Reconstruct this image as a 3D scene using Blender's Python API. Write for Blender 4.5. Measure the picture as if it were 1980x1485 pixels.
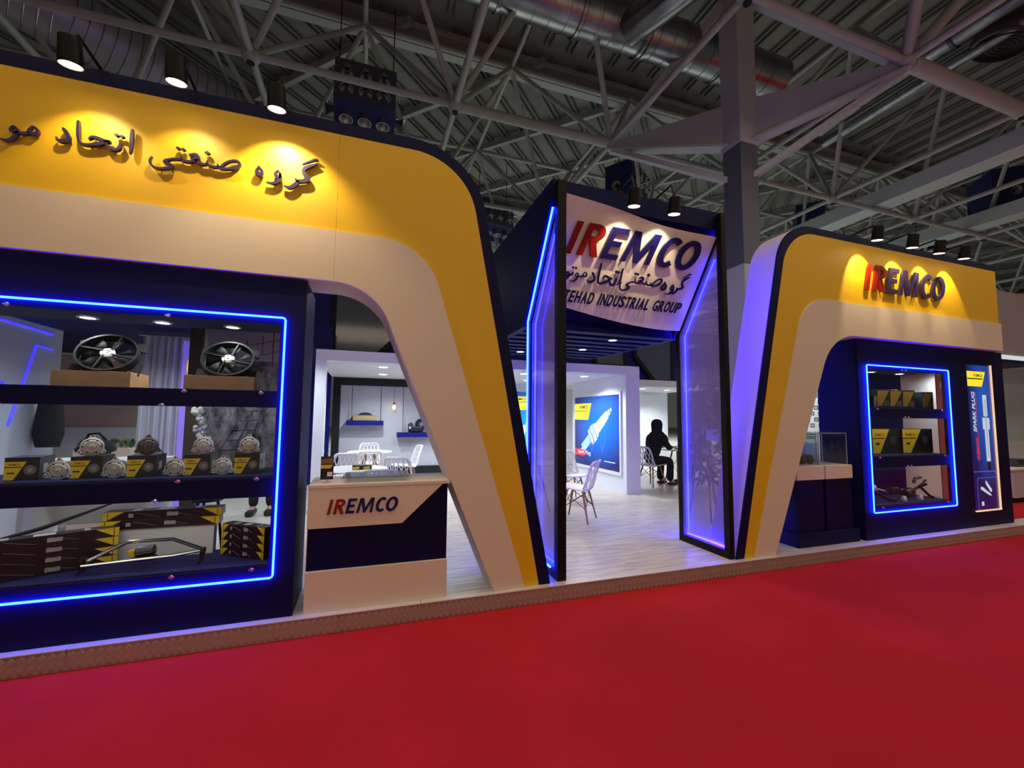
import bpy, bmesh, math, random
from mathutils import Vector, Matrix

for o in list(bpy.data.objects):
    bpy.data.objects.remove(o, do_unlink=True)
SC = bpy.context.scene
C = SC.collection
random.seed(7)
PI = math.pi

# ------------------------------------------------------------------ camera
cam_d = bpy.data.cameras.new('camera')
cam_d.sensor_fit = 'HORIZONTAL'
cam_d.sensor_width = 36.0
cam_d.lens = 825.26 / 1980 * 36.0
cam_d.clip_end = 300
cam = bpy.data.objects.new('camera', cam_d)
C.objects.link(cam)
pit, rol, yaw = math.radians(4.378), math.radians(0.574), math.radians(18.879)
F = Vector((math.sin(yaw) * math.cos(pit), math.cos(yaw) * math.cos(pit), math.sin(pit)))
Rt = Vector((math.cos(yaw), -math.sin(yaw), 0))
Up = Rt.cross(F)
R2 = math.cos(rol) * Rt + math.sin(rol) * Up
U2 = -math.sin(rol) * Rt + math.cos(rol) * Up
cam.matrix_world = Matrix(((R2.x, U2.x, -F.x, 0), (R2.y, U2.y, -F.y, 0), (R2.z, U2.z, -F.z, 1.55), (0, 0, 0, 1)))
SC.camera = cam

# ------------------------------------------------------------------ world, hall light, exposure
w = bpy.data.worlds.new('hall_air')
SC.world = w
w.use_nodes = True
w.node_tree.nodes['Background'].inputs[0].default_value = (0.88, 0.90, 0.80, 1)
w.node_tree.nodes['Background'].inputs[1].default_value = 0.062
SC.view_settings.view_transform = 'Standard'
SC.view_settings.look = 'None'
SC.view_settings.gamma = 1
SC.view_settings.use_curve_mapping = False
SC.view_settings.exposure = 0.0


def area(name, loc, target, sx, sy, power, col):
    d = bpy.data.lights.new(name, 'AREA')
    d.shape = 'RECTANGLE'
    d.size, d.size_y = sx, sy
    d.energy = power
    d.color = col
    o = bpy.data.objects.new(name, d)
    C.objects.link(o)
    o.location = loc
    o.rotation_euler = (Vector(target) - Vector(loc)).to_track_quat('-Z', 'Y').to_euler()
    return o


# the light of the hall lamps over the aisle, then added fill further off
area('aisle_lamps', (2.5, 2.0, 7.2), (2.5, 2.0, 0.0), 16, 1.6, 235, (1.0, 0.79, 0.58))
area('aisle_lamps_far', (15.0, 2.0, 7.2), (15.0, 2.0, 0.0), 8, 1.6, 115, (1.0, 0.79, 0.60))
area('hall_fill_back', (12.0, 21.0, 7.0), (12.0, 21.0, 0.0), 26, 10.0, 2800, (0.93, 1.0, 0.92))  # added fill, bounces off the grey floor to brighten the roof
area('hall_fill_behind', (4.0, -10.5, 7.0), (4.0, -10.5, 0.0), 30, 6.0, 1450, (1.0, 0.80, 0.58))  # added fill behind the camera for the roof and the stand fronts

# ------------------------------------------------------------------ materials
MATS = {}


def lin(c):
    return tuple(((x / 255) / 12.92 if x / 255 <= 0.04045 else ((x / 255 + 0.055) / 1.055) ** 2.4) for x in c)


def mat(name, col, rough=0.5, metal=0.0, emit=None, strength=0.0, bump=0.0, bscale=200.0, var=0.0, vscale=6.0, spec=0.5, coat=0.0):
    if name in MATS:
        return MATS[name]
    m = bpy.data.materials.new(name)
    m.use_nodes = True
    nt = m.node_tree
    b = nt.nodes['Principled BSDF']
    b.inputs['Base Color'].default_value = (*col, 1)
    b.inputs['Roughness'].default_value = rough
    b.inputs['Metallic'].default_value = metal
    b.inputs['Specular IOR Level'].default_value = spec
    b.inputs['Coat Weight'].default_value = coat
    if emit:
        b.inputs['Emission Color'].default_value = (*emit, 1)
        b.inputs['Emission Strength'].default_value = strength
    if bump or var:
        tc = nt.nodes.new('ShaderNodeTexCoord')
    if bump:
        n = nt.nodes.new('ShaderNodeTexNoise')
        n.inputs['Scale'].default_value = bscale
        n.inputs['Detail'].default_value = 3
        nt.links.new(tc.outputs['Object'], n.inputs['Vector'])
        bp = nt.nodes.new('ShaderNodeBump')
        bp.inputs['Strength'].default_value = bump
        bp.inputs['Distance'].default_value = 0.01
        nt.links.new(n.outputs['Fac'], bp.inputs['Height'])
        nt.links.new(bp.outputs['Normal'], b.inputs['Normal'])
    if var:
        n = nt.nodes.new('ShaderNodeTexNoise')
        n.inputs['Scale'].default_value = vscale
        n.inputs['Detail'].default_value = 4
        nt.links.new(tc.outputs['Object'], n.inputs['Vector'])
        r = nt.nodes.new('ShaderNodeValToRGB')
        r.color_ramp.elements[0].position = 0.3
        r.color_ramp.elements[1].position = 0.7
        r.color_ramp.elements[0].color = (*[max(0, x * (1 - var)) for x in col], 1)
        r.color_ramp.elements[1].color = (*[min(1, x * (1 + var)) for x in col], 1)
        nt.links.new(n.outputs['Fac'], r.inputs['Fac'])
        nt.links.new(r.outputs['Color'], b.inputs['Base Color'])
    MATS[name] = m
    return m


def clear_mat(name, tint, gloss=0.06, milk=0.0, milkcol=(0.8, 0.8, 0.85), rough=0.02):
    m = bpy.data.materials.new(name)
    m.use_nodes = True
    nt = m.node_tree
    nt.nodes.clear()
    out = nt.nodes.new('ShaderNodeOutputMaterial')
    tr = nt.nodes.new('ShaderNodeBsdfTransparent')
    tr.inputs[0].default_value = (*tint, 1)
    gl = nt.nodes.new('ShaderNodeBsdfGlossy')
    gl.inputs['Roughness'].default_value = rough
    gl.inputs['Color'].default_value = (0.9, 0.9, 0.9, 1)
    lw = nt.nodes.new('ShaderNodeFresnel')
    lw.inputs['IOR'].default_value = 1.0 + gloss * 7.5
    mx = nt.nodes.new('ShaderNodeMixShader')
    src = tr
    if milk:
        df = nt.nodes.new('ShaderNodeBsdfDiffuse')
        df.inputs[0].default_value = (*milkcol, 1)
        tl = nt.nodes.new('ShaderNodeBsdfTranslucent')
        tl.inputs[0].default_value = (*milkcol, 1)
        a = nt.nodes.new('ShaderNodeMixShader')
        a.inputs[0].default_value = 0.5
        nt.links.new(df.outputs[0], a.inputs[1])
        nt.links.new(tl.outputs[0], a.inputs[2])
        c = nt.nodes.new('ShaderNodeMixShader')
        c.inputs[0].default_value = milk
        nt.links.new(tr.outputs[0], c.inputs[1])
        nt.links.new(a.outputs[0], c.inputs[2])
        src = c
    geo = nt.nodes.new('ShaderNodeNewGeometry')
    inv = nt.nodes.new('ShaderNodeMath')
    inv.operation = 'SUBTRACT'
    inv.inputs[0].default_value = 1.0
    mul = nt.nodes.new('ShaderNodeMath')
    mul.operation = 'MULTIPLY'
    nt.links.new(geo.outputs['Backfacing'], inv.inputs[1])
    nt.links.new(lw.outputs[0], mul.inputs[0])
    nt.links.new(inv.outputs[0], mul.inputs[1])
    nt.links.new(mul.outputs[0], mx.inputs[0])
    nt.links.new(src.outputs[0], mx.inputs[1])
    nt.links.new(gl.outputs[0], mx.inputs[2])
    nt.links.new(mx.outputs[0], out.inputs[0])
    MATS[name] = m
    return m


SIGNW = mat('sign_white', (0.80, 0.78, 0.77), 0.5)
WHITE = mat('white_paint', (0.70, 0.61, 0.51), 0.55, bump=0.05, bscale=90)
YELLOW = mat('yellow_paint', (0.74, 0.455, 0.006), 0.5, bump=0.06, bscale=90)
NAVY = mat('navy_paint', (0.003, 0.0032, 0.044), 0.55, bump=0.05, bscale=120, spec=0.15)
NAVYC = mat('navy_carcass', (0.005, 0.006, 0.07), 0.6, spec=0.2)
BLUEP = mat('deep_blue_paint', (0.005, 0.008, 0.15), 0.55, spec=0.2)
BLACK = mat('black_metal', (0.004, 0.0035, 0.003), 0.5, spec=0.2)
BLACKP = mat('black_plastic', (0.010, 0.010, 0.011), 0.4)
MATTBLACK = mat('matt_black', (0.004, 0.004, 0.005), 0.8)
RED_L = mat('red_letter', (0.25, 0.008, 0.006), 0.4, spec=0.3)
NAVY_L = mat('navy_letter', (0.008, 0.007, 0.10), 0.4, spec=0.3)
PURPLE_L = mat('dark_letter', (0.030, 0.018, 0.085), 0.3)
LED = mat('blue_led', (0.02, 0.05, 0.6), 0.4, emit=(0.004, 0.017, 1.0), strength=60.0)
LED_OUT = mat('blue_led_edge', (0.02, 0.05, 0.6), 0.4, emit=(0.006, 0.018, 1.0), strength=50.0)
LED_VIO = mat('violet_led_edge', (0.1, 0.05, 0.6), 0.4, emit=(0.032, 0.012, 1.0), strength=140.0)
LED_DIM = mat('blue_led_dim', (0.02, 0.03, 0.6), 0.4, emit=(0.010, 0.013, 1.0), strength=42.0)
LED_WALL = mat('blue_led_line', (0.02, 0.03, 0.6), 0.4, emit=(0.06, 0.04, 1.0), strength=1.3)
LAMP_WARM = mat('warm_lens', (1, 1, 1), 0.3, emit=(1.0, 0.78, 0.45), strength=16)
LAMP_COOL = mat('cool_lens', (1, 1, 1), 0.3, emit=(0.95, 0.98, 1.0), strength=9)
BULB = mat('bulb_glow', (1, 0.9, 0.7), 0.3, emit=(1.0, 0.72, 0.38), strength=7)
STEEL = mat('brushed_steel', (0.62, 0.62, 0.62), 0.28, 1.0)
CHROME = mat('chrome', (0.80, 0.80, 0.82), 0.12, 1.0)
ALU = mat('cast_aluminium', (0.80, 0.79, 0.77), 0.38, 0.6)
DARKSTEEL = mat('dark_steel', (0.10, 0.10, 0.11), 0.35, 0.9)
GALV = mat('galvanised_duct', (0.34, 0.35, 0.37), 0.30, 1.0, var=0.25, vscale=3.0)
TUBEM = mat('truss_paint', (0.40, 0.415, 0.385), 0.5)
ROOFM = mat('roof_sheet', (0.215, 0.215, 0.19), 0.7, var=0.22, vscale=0.8)
ROOFRIB = mat('roof_rib_sheet', (0.175, 0.167, 0.15), 0.7)
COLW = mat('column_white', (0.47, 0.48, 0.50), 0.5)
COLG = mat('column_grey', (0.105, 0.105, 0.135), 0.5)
NOZBLUE = mat('nozzle_blue', (0.010, 0.020, 0.11), 0.5)
WOODLEG = mat('beech_leg', (0.30, 0.17, 0.085), 0.5, var=0.2, vscale=20)
CHAIRW = mat('white_plastic', (0.82, 0.80, 0.77), 0.35)
GREYW = mat('grey_wall', (0.50, 0.51, 0.53), 0.6)
WALLW = mat('white_wall', (0.80, 0.82, 0.85), 0.6)
CARD = mat('cardboard', (0.42, 0.22, 0.085), 0.7, var=0.12, vscale=12)
KRAFT = mat('kraft_board', (0.36, 0.25, 0.11), 0.7, var=0.15, vscale=30)
PAPER = mat('white_paper', (0.75, 0.74, 0.72), 0.6)
LABELY = mat('label_yellow', (0.78, 0.55, 0.02), 0.5)
BOXBLACK = mat('box_black_print', (0.012, 0.010, 0.014), 0.35)
FELT = mat('blue_felt', (0.010, 0.022, 0.16), 0.9, bump=0.2, bscale=400)
SKIN = mat('skin', (0.55, 0.32, 0.22), 0.5)
CLOTH = mat('black_cloth', (0.006, 0.006, 0.007), 0.85)
LEAF = mat('leaf_green', (0.03, 0.09, 0.02), 0.6)
PETALP = mat('petal_pink', (0.55, 0.22, 0.18), 0.6)
PETALW = mat('petal_white', (0.75, 0.74, 0.68), 0.6)
PETALR = mat('petal_red', (0.22, 0.02, 0.02), 0.6)
REDB = mat('red_card', (0.45, 0.02, 0.03), 0.5)
CURTAIN = mat('white_curtain', (0.70, 0.68, 0.74), 0.8)
PEACH = mat('peach_panel', (0.70, 0.52, 0.42), 0.7)
GLASS = clear_mat('clear_glass', (0.94, 0.97, 0.97), 0.036)
SMOKE = clear_mat('smoked_glass', (0.62, 0.68, 0.66), 0.07)
ACRYL = clear_mat('acrylic', (0.90, 0.93, 0.92), 0.07)
MILK2 = clear_mat('clear_rear_pane', (0.90, 0.88, 0.93), 0.05, milk=0.10, milkcol=(0.62, 0.56, 0.70), rough=0.05)
MILK = clear_mat('frosted_pane', (0.84, 0.81, 0.90), 0.05, milk=0.28, milkcol=(0.62, 0.56, 0.70), rough=0.12)
PANE = clear_mat('grey_window_pane', (0.35, 0.38, 0.42), 0.08, milk=0.60, milkcol=(0.34, 0.40, 0.48), rough=0.08)

# red carpet: fine pile relief and slightly uneven dye
CARPET = mat('red_carpet', (0.52, 0.020, 0.024), 0.95, bump=0.5, bscale=260, var=0.10, vscale=1.3, spec=0.1)


def laminate(name, a, b):
    m = bpy.data.materials.new(name)
    m.use_nodes = True
    nt = m.node_tree
    p = nt.nodes['Principled BSDF']
    p.inputs['Roughness'].default_value = 0.33
    tc = nt.nodes.new('ShaderNodeTexCoord')
    mp = nt.nodes.new('ShaderNodeMapping')
    mp.inputs['Scale'].default_value = (1.2, 14, 1)
    n = nt.nodes.new('ShaderNodeTexNoise')
    n.inputs['Scale'].default_value = 2.2
    n.inputs['Detail'].default_value = 6
    oi = nt.nodes.new('ShaderNodeObjectInfo')
    ad = nt.nodes.new('ShaderNodeVectorMath')
    sc = nt.nodes.new('ShaderNodeVectorMath')
    sc.operation = 'SCALE'
    cx = nt.nodes.new('ShaderNodeCombineXYZ')
    for i in range(3):
        nt.links.new(oi.outputs['Random'], cx.inputs[i])
    nt.links.new(cx.outputs[0], sc.inputs[0])
    sc.inputs['Scale'].default_value = 37
    nt.links.new(tc.outputs['Object'], mp.inputs[0])
    nt.links.new(mp.outputs[0], ad.inputs[0])
    nt.links.new(sc.outputs[0], ad.inputs[1])
    nt.links.new(ad.outputs[0], n.inputs['Vector'])
    r = nt.nodes.new('ShaderNodeValToRGB')
    r.color_ramp.elements[0].position = 0.34
    r.color_ramp.elements[1].position = 0.66
    r.color_ramp.elements[0].color = (*a, 1)
    r.color_ramp.elements[1].color = (*b, 1)
    nt.links.new(n.outputs['Fac'], r.inputs['Fac'])
    nt.links.new(r.outputs['Color'], p.inputs['Base Color'])
    MATS[name] = m
    return m


LAMIN = laminate('ash_laminate', (0.43, 0.375, 0.31), (0.72, 0.65, 0.56))


# ------------------------------------------------------------------ mesh helpers
class MB:
    def __init__(s):
        s.v, s.f = [], []

    def add(s, vs, fs):
        k = len(s.v)
        s.v += [tuple(x) for x in vs]
        s.f += [tuple(i + k for i in f) for f in fs]
        return s

    def box(s, x0, x1, y0, y1, z0, z1):
        return s.add([(x0, y0, z0), (x1, y0, z0), (x1, y1, z0), (x0, y1, z0), (x0, y0, z1), (x1, y0, z1), (x1, y1, z1), (x0, y1, z1)],
                     [(0, 3, 2, 1), (4, 5, 6, 7), (0, 1, 5, 4), (1, 2, 6, 5), (2, 3, 7, 6), (3, 0, 4, 7)])

    def prism(s, poly, fn, c0, c1):
        n = len(poly)
        vs = [fn(a, b, c0) for a, b in poly] + [fn(a, b, c1) for a, b in poly]
        fs = [tuple(range(n)), tuple(range(2 * n - 1, n - 1, -1))]
        for i in range(n):
            j = (i + 1) % n
            fs.append((i, i + n, j + n, j))
        return s.add(vs, fs)

    def xz(s, poly, y0, y1):
        return s.prism(poly, lambda a, b, c: (a, c, b), y0, y1)

    def yz(s, poly, x0, x1):
        return s.prism(poly, lambda a, b, c: (c, a, b), x0, x1)

    def xy(s, poly, z0, z1):
        return s.prism(poly, lambda a, b, c: (a, b, c), z0, z1)

    def tube(s, pts, r, n=8, closed=False, caps=True):
        pts = [Vector(p) for p in pts]
        m = len(pts)
        rs = r if isinstance(r, (list, tuple)) else [r] * m
        vs = []
        prev = None
        for i, p in enumerate(pts):
            a = pts[(i - 1) % m] if (closed or i > 0) else p
            b = pts[(i + 1) % m] if (closed or i < m - 1) else p
            t = (b - a)
            t = t.normalized() if t.length > 1e-9 else Vector((0, 0, 1))
            if prev is None:
                u = t.orthogonal().normalized()
            else:
                u = prev - t * prev.dot(t)
                u = u.normalized() if u.length > 1e-6 else t.orthogonal().normalized()
            prev = u
            w_ = t.cross(u)
            for k in range(n):
                a_ = 2 * PI * k / n
                vs.append(p + rs[i] * (math.cos(a_) * u + math.sin(a_) * w_))
        fs = []
        for i in range(m if closed else m - 1):
            j = (i + 1) % m
            for k in range(n):
                l = (k + 1) % n
                fs.append((i * n + k, i * n + l, j * n + l, j * n + k))
        if caps and not closed:
            fs.append(tuple(range(n - 1, -1, -1)))
            fs.append(tuple((m - 1) * n + k for k in range(n)))
        return s.add(vs, fs)

    def lathe(s, prof, org=(0, 0, 0), axis=(0, 0, 1), n=20, caps=True):
        ax = Vector(axis).normalized()
        u = ax.orthogonal().normalized()
        if abs(ax.z) < 0.99:
            u = Vector((0, 0, 1)) - ax * ax.z
            u.normalize()
        w_ = ax.cross(u)
        o = Vector(org)
        vs = []
        for r, h in prof:
            for k in range(n):
                a = 2 * PI * k / n
                vs.append(o + ax * h + r * (math.cos(a) * u + math.sin(a) * w_))
        fs = []
        m = len(prof)
        for i in range(m - 1):
            for k in range(n):
                l = (k + 1) % n
                fs.append((i * n + k, i * n + l, (i + 1) * n + l, (i + 1) * n + k))
        if caps:
            fs.append(tuple(range(n - 1, -1, -1)))
            fs.append(tuple((m - 1) * n + k for k in range(n)))
        return s.add(vs, fs)

    def bar(s, p, q, w_, h, up=(0, 0, 1)):
        p, q = Vector(p), Vector(q)
        t = (q - p).normalized()
        a = t.cross(Vector(up))
        a = a.normalized() if a.length > 1e-6 else t.orthogonal().normalized()
        b = a.cross(t)
        vs = []
        for c in (p, q):
            for sa, sb in ((-1, -1), (1, -1), (1, 1), (-1, 1)):
                vs.append(c + a * sa * w_ / 2 + b * sb * h / 2)
        return s.add(vs, [(3, 2, 1, 0), (4, 5, 6, 7), (0, 1, 5, 4), (1, 2, 6, 5), (2, 3, 7, 6), (3, 0, 4, 7)])

    def ball(s, c, r, n=10, m=7, sc=(1, 1, 1)):
        prof = []
        vs = []
        fs = []
        for i in range(m + 1):
            t = PI * i / m
            for k in range(n):
                a = 2 * PI * k / n
                vs.append((c[0] + sc[0] * r * math.sin(t) * math.cos(a), c[1] + sc[1] * r * math.sin(t) * math.sin(a), c[2] + sc[2] * r * math.cos(t)))
        for i in range(m):
            for k in range(n):
                l = (k + 1) % n
                fs.append((i * n + k, i * n + l, (i + 1) * n + l, (i + 1) * n + k))
        return s.add(vs, fs)

    def mesh(s, name, smooth=False):
        me = bpy.data.meshes.new(name)
        me.from_pydata(s.v, [], s.f)
        bm = bmesh.new()
        bm.from_mesh(me)
        bmesh.ops.remove_doubles(bm, verts=bm.verts, dist=1e-6)
        bmesh.ops.recalc_face_normals(bm, faces=bm.faces)
        bm.to_mesh(me)
        bm.free()
        if smooth:
            me.shade_smooth()
            try:
                me.set_sharp_from_angle(angle=math.radians(38))
            except Exception:
                pass
        return me

    def build(s, name, m, parent=None, smooth=False, bevel=0.0, mesh=None):
        me = mesh or s.mesh(name, smooth)
        if m and not me.materials:
            me.materials.append(m)
        return link(name, me, parent, bevel)


def link(name, me, parent=None, bevel=0.0):
    o = bpy.data.objects.new(name, me)
    C.objects.link(o)
    if parent is not None:
        o.parent = parent
        if parent.name in WORLD:
            o.matrix_parent_inverse = WORLD[parent.name].copy()
    if bevel:
        b = o.modifiers.new('bevel', 'BEVEL')
        b.width = bevel
        b.segments = 2
        b.limit_method = 'ANGLE'
        b.angle_limit = math.radians(50)
    return o


WORLD = {}


def tag(o, label=None, cat=None, group=None, kind=None):
    if label:
        o['label'] = label
    if cat:
        o['category'] = cat
    if group:
        o['group'] = group
    if kind:
        o['kind'] = kind
    return o


def thing(name, label, cat, loc=(0, 0, 0), rz=0.0, group=None, world=False, kind=None):
    o = bpy.data.objects.new(name, None)
    o.empty_display_size = 0.1
    C.objects.link(o)
    o.location = loc
    o.rotation_euler = (0, 0, rz)
    tag(o, label, cat, group, kind)
    if world:
        WORLD[o.name] = (Matrix.Translation(Vector(loc)) @ Matrix.Rotation(rz, 4, 'Z')).inverted()
    return o


def copy_tree(o, parent=None):
    c = o.copy()
    C.objects.link(c)
    c.parent = parent
    if parent is not None:
        c.matrix_parent_inverse = o.matrix_parent_inverse.copy()
    for ch in list(o.children):
        copy_tree(ch, c)
    return c


def place(proto, used, loc, rz, label=None, group=None):
    o = proto if not used else copy_tree(proto)
    o.location = loc
    o.rotation_euler = (0, 0, rz)
    if label:
        o['label'] = label
    if group:
        o['group'] = group
    return o


def fillet(p0, v, p1, T, n=14):
    p0, v, p1 = Vector(p0), Vector(v), Vector(p1)
    a = (p0 - v).normalized()
    b = (p1 - v).normalized()
    half = math.acos(max(-1, min(1, a.dot(b)))) / 2
    r = T * math.tan(half)
    cdir = (a + b).normalized()
    c = v + cdir * (r / math.sin(half))
    s0 = v + a * T
    s1 = v + b * T
    a0 = math.atan2(s0.y - c.y, s0.x - c.x)
    a1 = math.atan2(s1.y - c.y, s1.x - c.x)
    d = a1 - a0
    while d > PI:
        d -= 2 * PI
    while d < -PI:
        d += 2 * PI
    return [(c.x + r * math.cos(a0 + d * i / n), c.y + r * math.sin(a0 + d * i / n)) for i in range(n + 1)]


def spot(name, loc, target, power, angle, blend, col, parent=None, radius=0.03):
    d = bpy.data.lights.new(name, 'SPOT')
    d.energy = power
    d.spot_size = math.radians(angle)
    d.spot_blend = blend
    d.color = col
    d.shadow_soft_size = radius
    o = bpy.data.objects.new(name, d)
    C.objects.link(o)
    M_ = Matrix.Translation(Vector(loc)) @ (Vector(target) - Vector(loc)).to_track_quat('-Z', 'Y').to_matrix().to_4x4()
    o.matrix_world = M_
    if parent is not None:
        o.parent = parent
        o.matrix_parent_inverse = WORLD.get(parent.name, Matrix())
    return o


# ------------------------------------------------------------------ lettering
_GL = {}


def glyph(ch, bold=0.0):
    k = (ch, bold)
    if k not in _GL:
        cu = bpy.data.curves.new('t', 'FONT')
        cu.body = ch
        cu.extrude = 0.5
        cu.offset = bold
        cu.resolution_u = 4
        ob = bpy.data.objects.new('t', cu)
        C.objects.link(ob)
        dg = bpy.context.evaluated_depsgraph_get()
        me = bpy.data.meshes.new_from_object(ob.evaluated_get(dg))
        vs = [tuple(v.co) for v in me.vertices]
        fs = [tuple(p.vertices) for p in me.polygons]
        bpy.data.objects.remove(ob, do_unlink=True)
        bpy.data.meshes.remove(me)
        bpy.data.curves.remove(cu)
        x0 = min(v[0] for v in vs)
        x1 = max(v[0] for v in vs)
        y0 = min(v[1] for v in vs)
        y1 = max(v[1] for v in vs)
        vs = [((v[0] - x0) / (x1 - x0), (v[1] - y0) / (y1 - y0), v[2] + 0.5) for v in vs]
        _GL[k] = (vs, fs, x1 - x0, y1 - y0)
    return _GL[k]


def letter(mb, ch, u0, u1, v0, v1, shear, depth, fn, bold=0.0):
    """one raised character in the box u0..u1, v0..v1 of a surface; fn(u, v, d) maps to space, d outwards"""
    vs, fs, _, _ = glyph(ch, bold)
    return mb.add([fn(u0 + (u1 - u0) * x + shear * (v0 + (v1 - v0) * y - v0), v0 + (v1 - v0) * y, depth * z) for x, y, z in vs], fs)


def stroke_letter(mb, ch, u0, u1, v0, v1, shear, depth, fn, wt=0.19):
    """sign letter drawn with an even pen inside the box; wt = pen width as a share of the height"""
    H = v1 - v0
    W = u1 - u0
    t = wt * H

    def f(u, v, d):
        return fn(u + shear * (v - v0), v, d)

    def poly(pts):
        mb.prism([(u0 + a * W, v0 + b * H) for a, b in pts], lambda a, b, c: f(a, b, c), 0.0, depth)

    def arc(cu, cv, ru, rv, a0, a1, n, width):
        O_, I_ = [], []
        for k in range(n + 1):
            a = math.radians(a0 + (a1 - a0) * k / n)
            O_.append((cu + ru * math.cos(a), cv + rv * math.sin(a)))
            I_.append((cu + (ru - width * 1.08) * math.cos(a), cv + (rv - width * 0.92) * math.sin(a)))
        if abs(a1 - a0) >= 359.9:
            for k in range(n):
                mb.prism([O_[k], O_[k + 1], I_[k + 1], I_[k]], lambda a, b, c: f(a, b, c), 0.0, depth)
        else:
            mb.prism(O_ + I_[::-1], lambda a, b, c: f(a, b, c), 0.0, depth)
    q = t / W
    h = t / H
    if ch == 'I':
        poly([(0, 0), (1, 0), (1, 1), (0, 1)])
    elif ch == 'E':
        poly([(0, 0), (1, 0), (1, h * .9), (q, h * .9), (q, .5 - h * .45), (.86, .5 - h * .45), (.86, .5 + h * .45), (q, .5 + h * .45), (q, 1 - h * .9), (.98, 1 - h * .9), (.98, 1), (0, 1)])
    elif ch == 'M':
        g = q * 1.02
        poly([(0, 0), (g * .92, 0), (g * 1.02, .70), (.44, 0.0), (.56, 0.0), (1 - g * 1.02, .70), (1 - g * .92, 0), (1, 0), (.95, 1), (.95 - g * 1.25, 1), (.50, .33), (.05 + g * 1.25, 1), (.05, 1)])
    elif ch == 'R':
        poly([(0, 0), (q, 0), (q, 1), (0, 1)])
        cu, cv = u0 + W * .46, v0 + H * .73
        arc(cu, cv, W * .46, H * .27, -90, 90, 14, t * .92)
        b0, b1 = v0 + H * .46, v0 + H
        k = t * .85
        mb.prism([(u0 + q * W, b1 - k), (cu, b1 - k), (cu, b1), (u0 + q * W, b1)], lambda a, b, c: f(a, b, c), 0.0, depth)
        mb.prism([(u0 + q * W, b0), (cu, b0), (cu, b0 + k), (u0 + q * W, b0 + k)], lambda a, b, c: f(a, b, c), 0.0, depth)
        poly([(1 - q * 1.15, 0), (1.02, 0), (.62, .50), (.62 - q * 1.1, .47)])
    elif ch == 'C':
        arc(u0 + W * .58, v0 + H * .5, W * .58, H * .51, 48, 312, 26, t)
    elif ch == 'O':
        arc(u0 + W * .5, v0 + H * .5, W * .5, H * .51, 0, 360, 36, t)
    return mb


def line_text(mb, txt, u0, u1, v0, v1, depth, fn, bold=0.0, shear=0.0):
    """flat print: a whole line fitted in a box"""
    vs, fs, _, _ = glyph(txt, bold)
    return mb.add([fn(u0 + (u1 - u0) * x + shear * (v1 - v0) * y, v0 + (v1 - v0) * y, depth * z) for x, y, z in vs], fs)


def ribbon(mb, stroke, fn, d0, d1):
    """pen stroke with changing width, extruded"""
    P = [(a, b, c) for a, b, c in stroke]
    # refine with Catmull-Rom
    Q = []
    for i in range(len(P) - 1):
        p0 = P[max(i - 1, 0)]
        p1, p2 = P[i], P[i + 1]
        p3 = P[min(i + 2, len(P) - 1)]
        for t in (0, 0.25, 0.5, 0.75):
            Q.append(tuple(0.5 * (2 * p1[k] + (p2[k] - p0[k]) * t + (2 * p0[k] - 5 * p1[k] + 4 * p2[k] - p3[k]) * t * t + (3 * p1[k] - p0[k] - 3 * p2[k] + p3[k]) * t ** 3) for k in range(3)))
    Q.append(P[-1])
    L, R = [], []
    for i in range(len(Q)):
        a = Q[max(i - 1, 0)]
        b = Q[min(i + 1, len(Q) - 1)]
        t = Vector((b[0] - a[0], b[1] - a[1]))
        t = t.normalized() if t.length > 1e-9 else Vector((1, 0))
        n = Vector((-t.y, t.x)) * max(Q[i][2], 0.002) / 2
        L.append((Q[i][0] + n.x, Q[i][1] + n.y))
        R.append((Q[i][0] - n.x, Q[i][1] - n.y))
    m = len(Q)
    vs = [fn(*p, d0) for p in L] + [fn(*p, d0) for p in R] + [fn(*p, d1) for p in L] + [fn(*p, d1) for p in R]
    fs = []
    for i in range(m - 1):
        fs.append((i, i + 1, m + i + 1, m + i))
        fs.append((2 * m + i, 3 * m + i, 3 * m + i + 1, 2 * m + i + 1))
        fs.append((i, 2 * m + i, 2 * m + i + 1, i + 1))
        fs.append((m + i, m + i + 1, 3 * m + i + 1, 3 * m + i))
    fs.append((0, m, 3 * m, 2 * m))
    fs.append((m - 1, 3 * m - 1, 4 * m - 1, 2 * m - 1))
    return mb.add(vs, fs)


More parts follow.
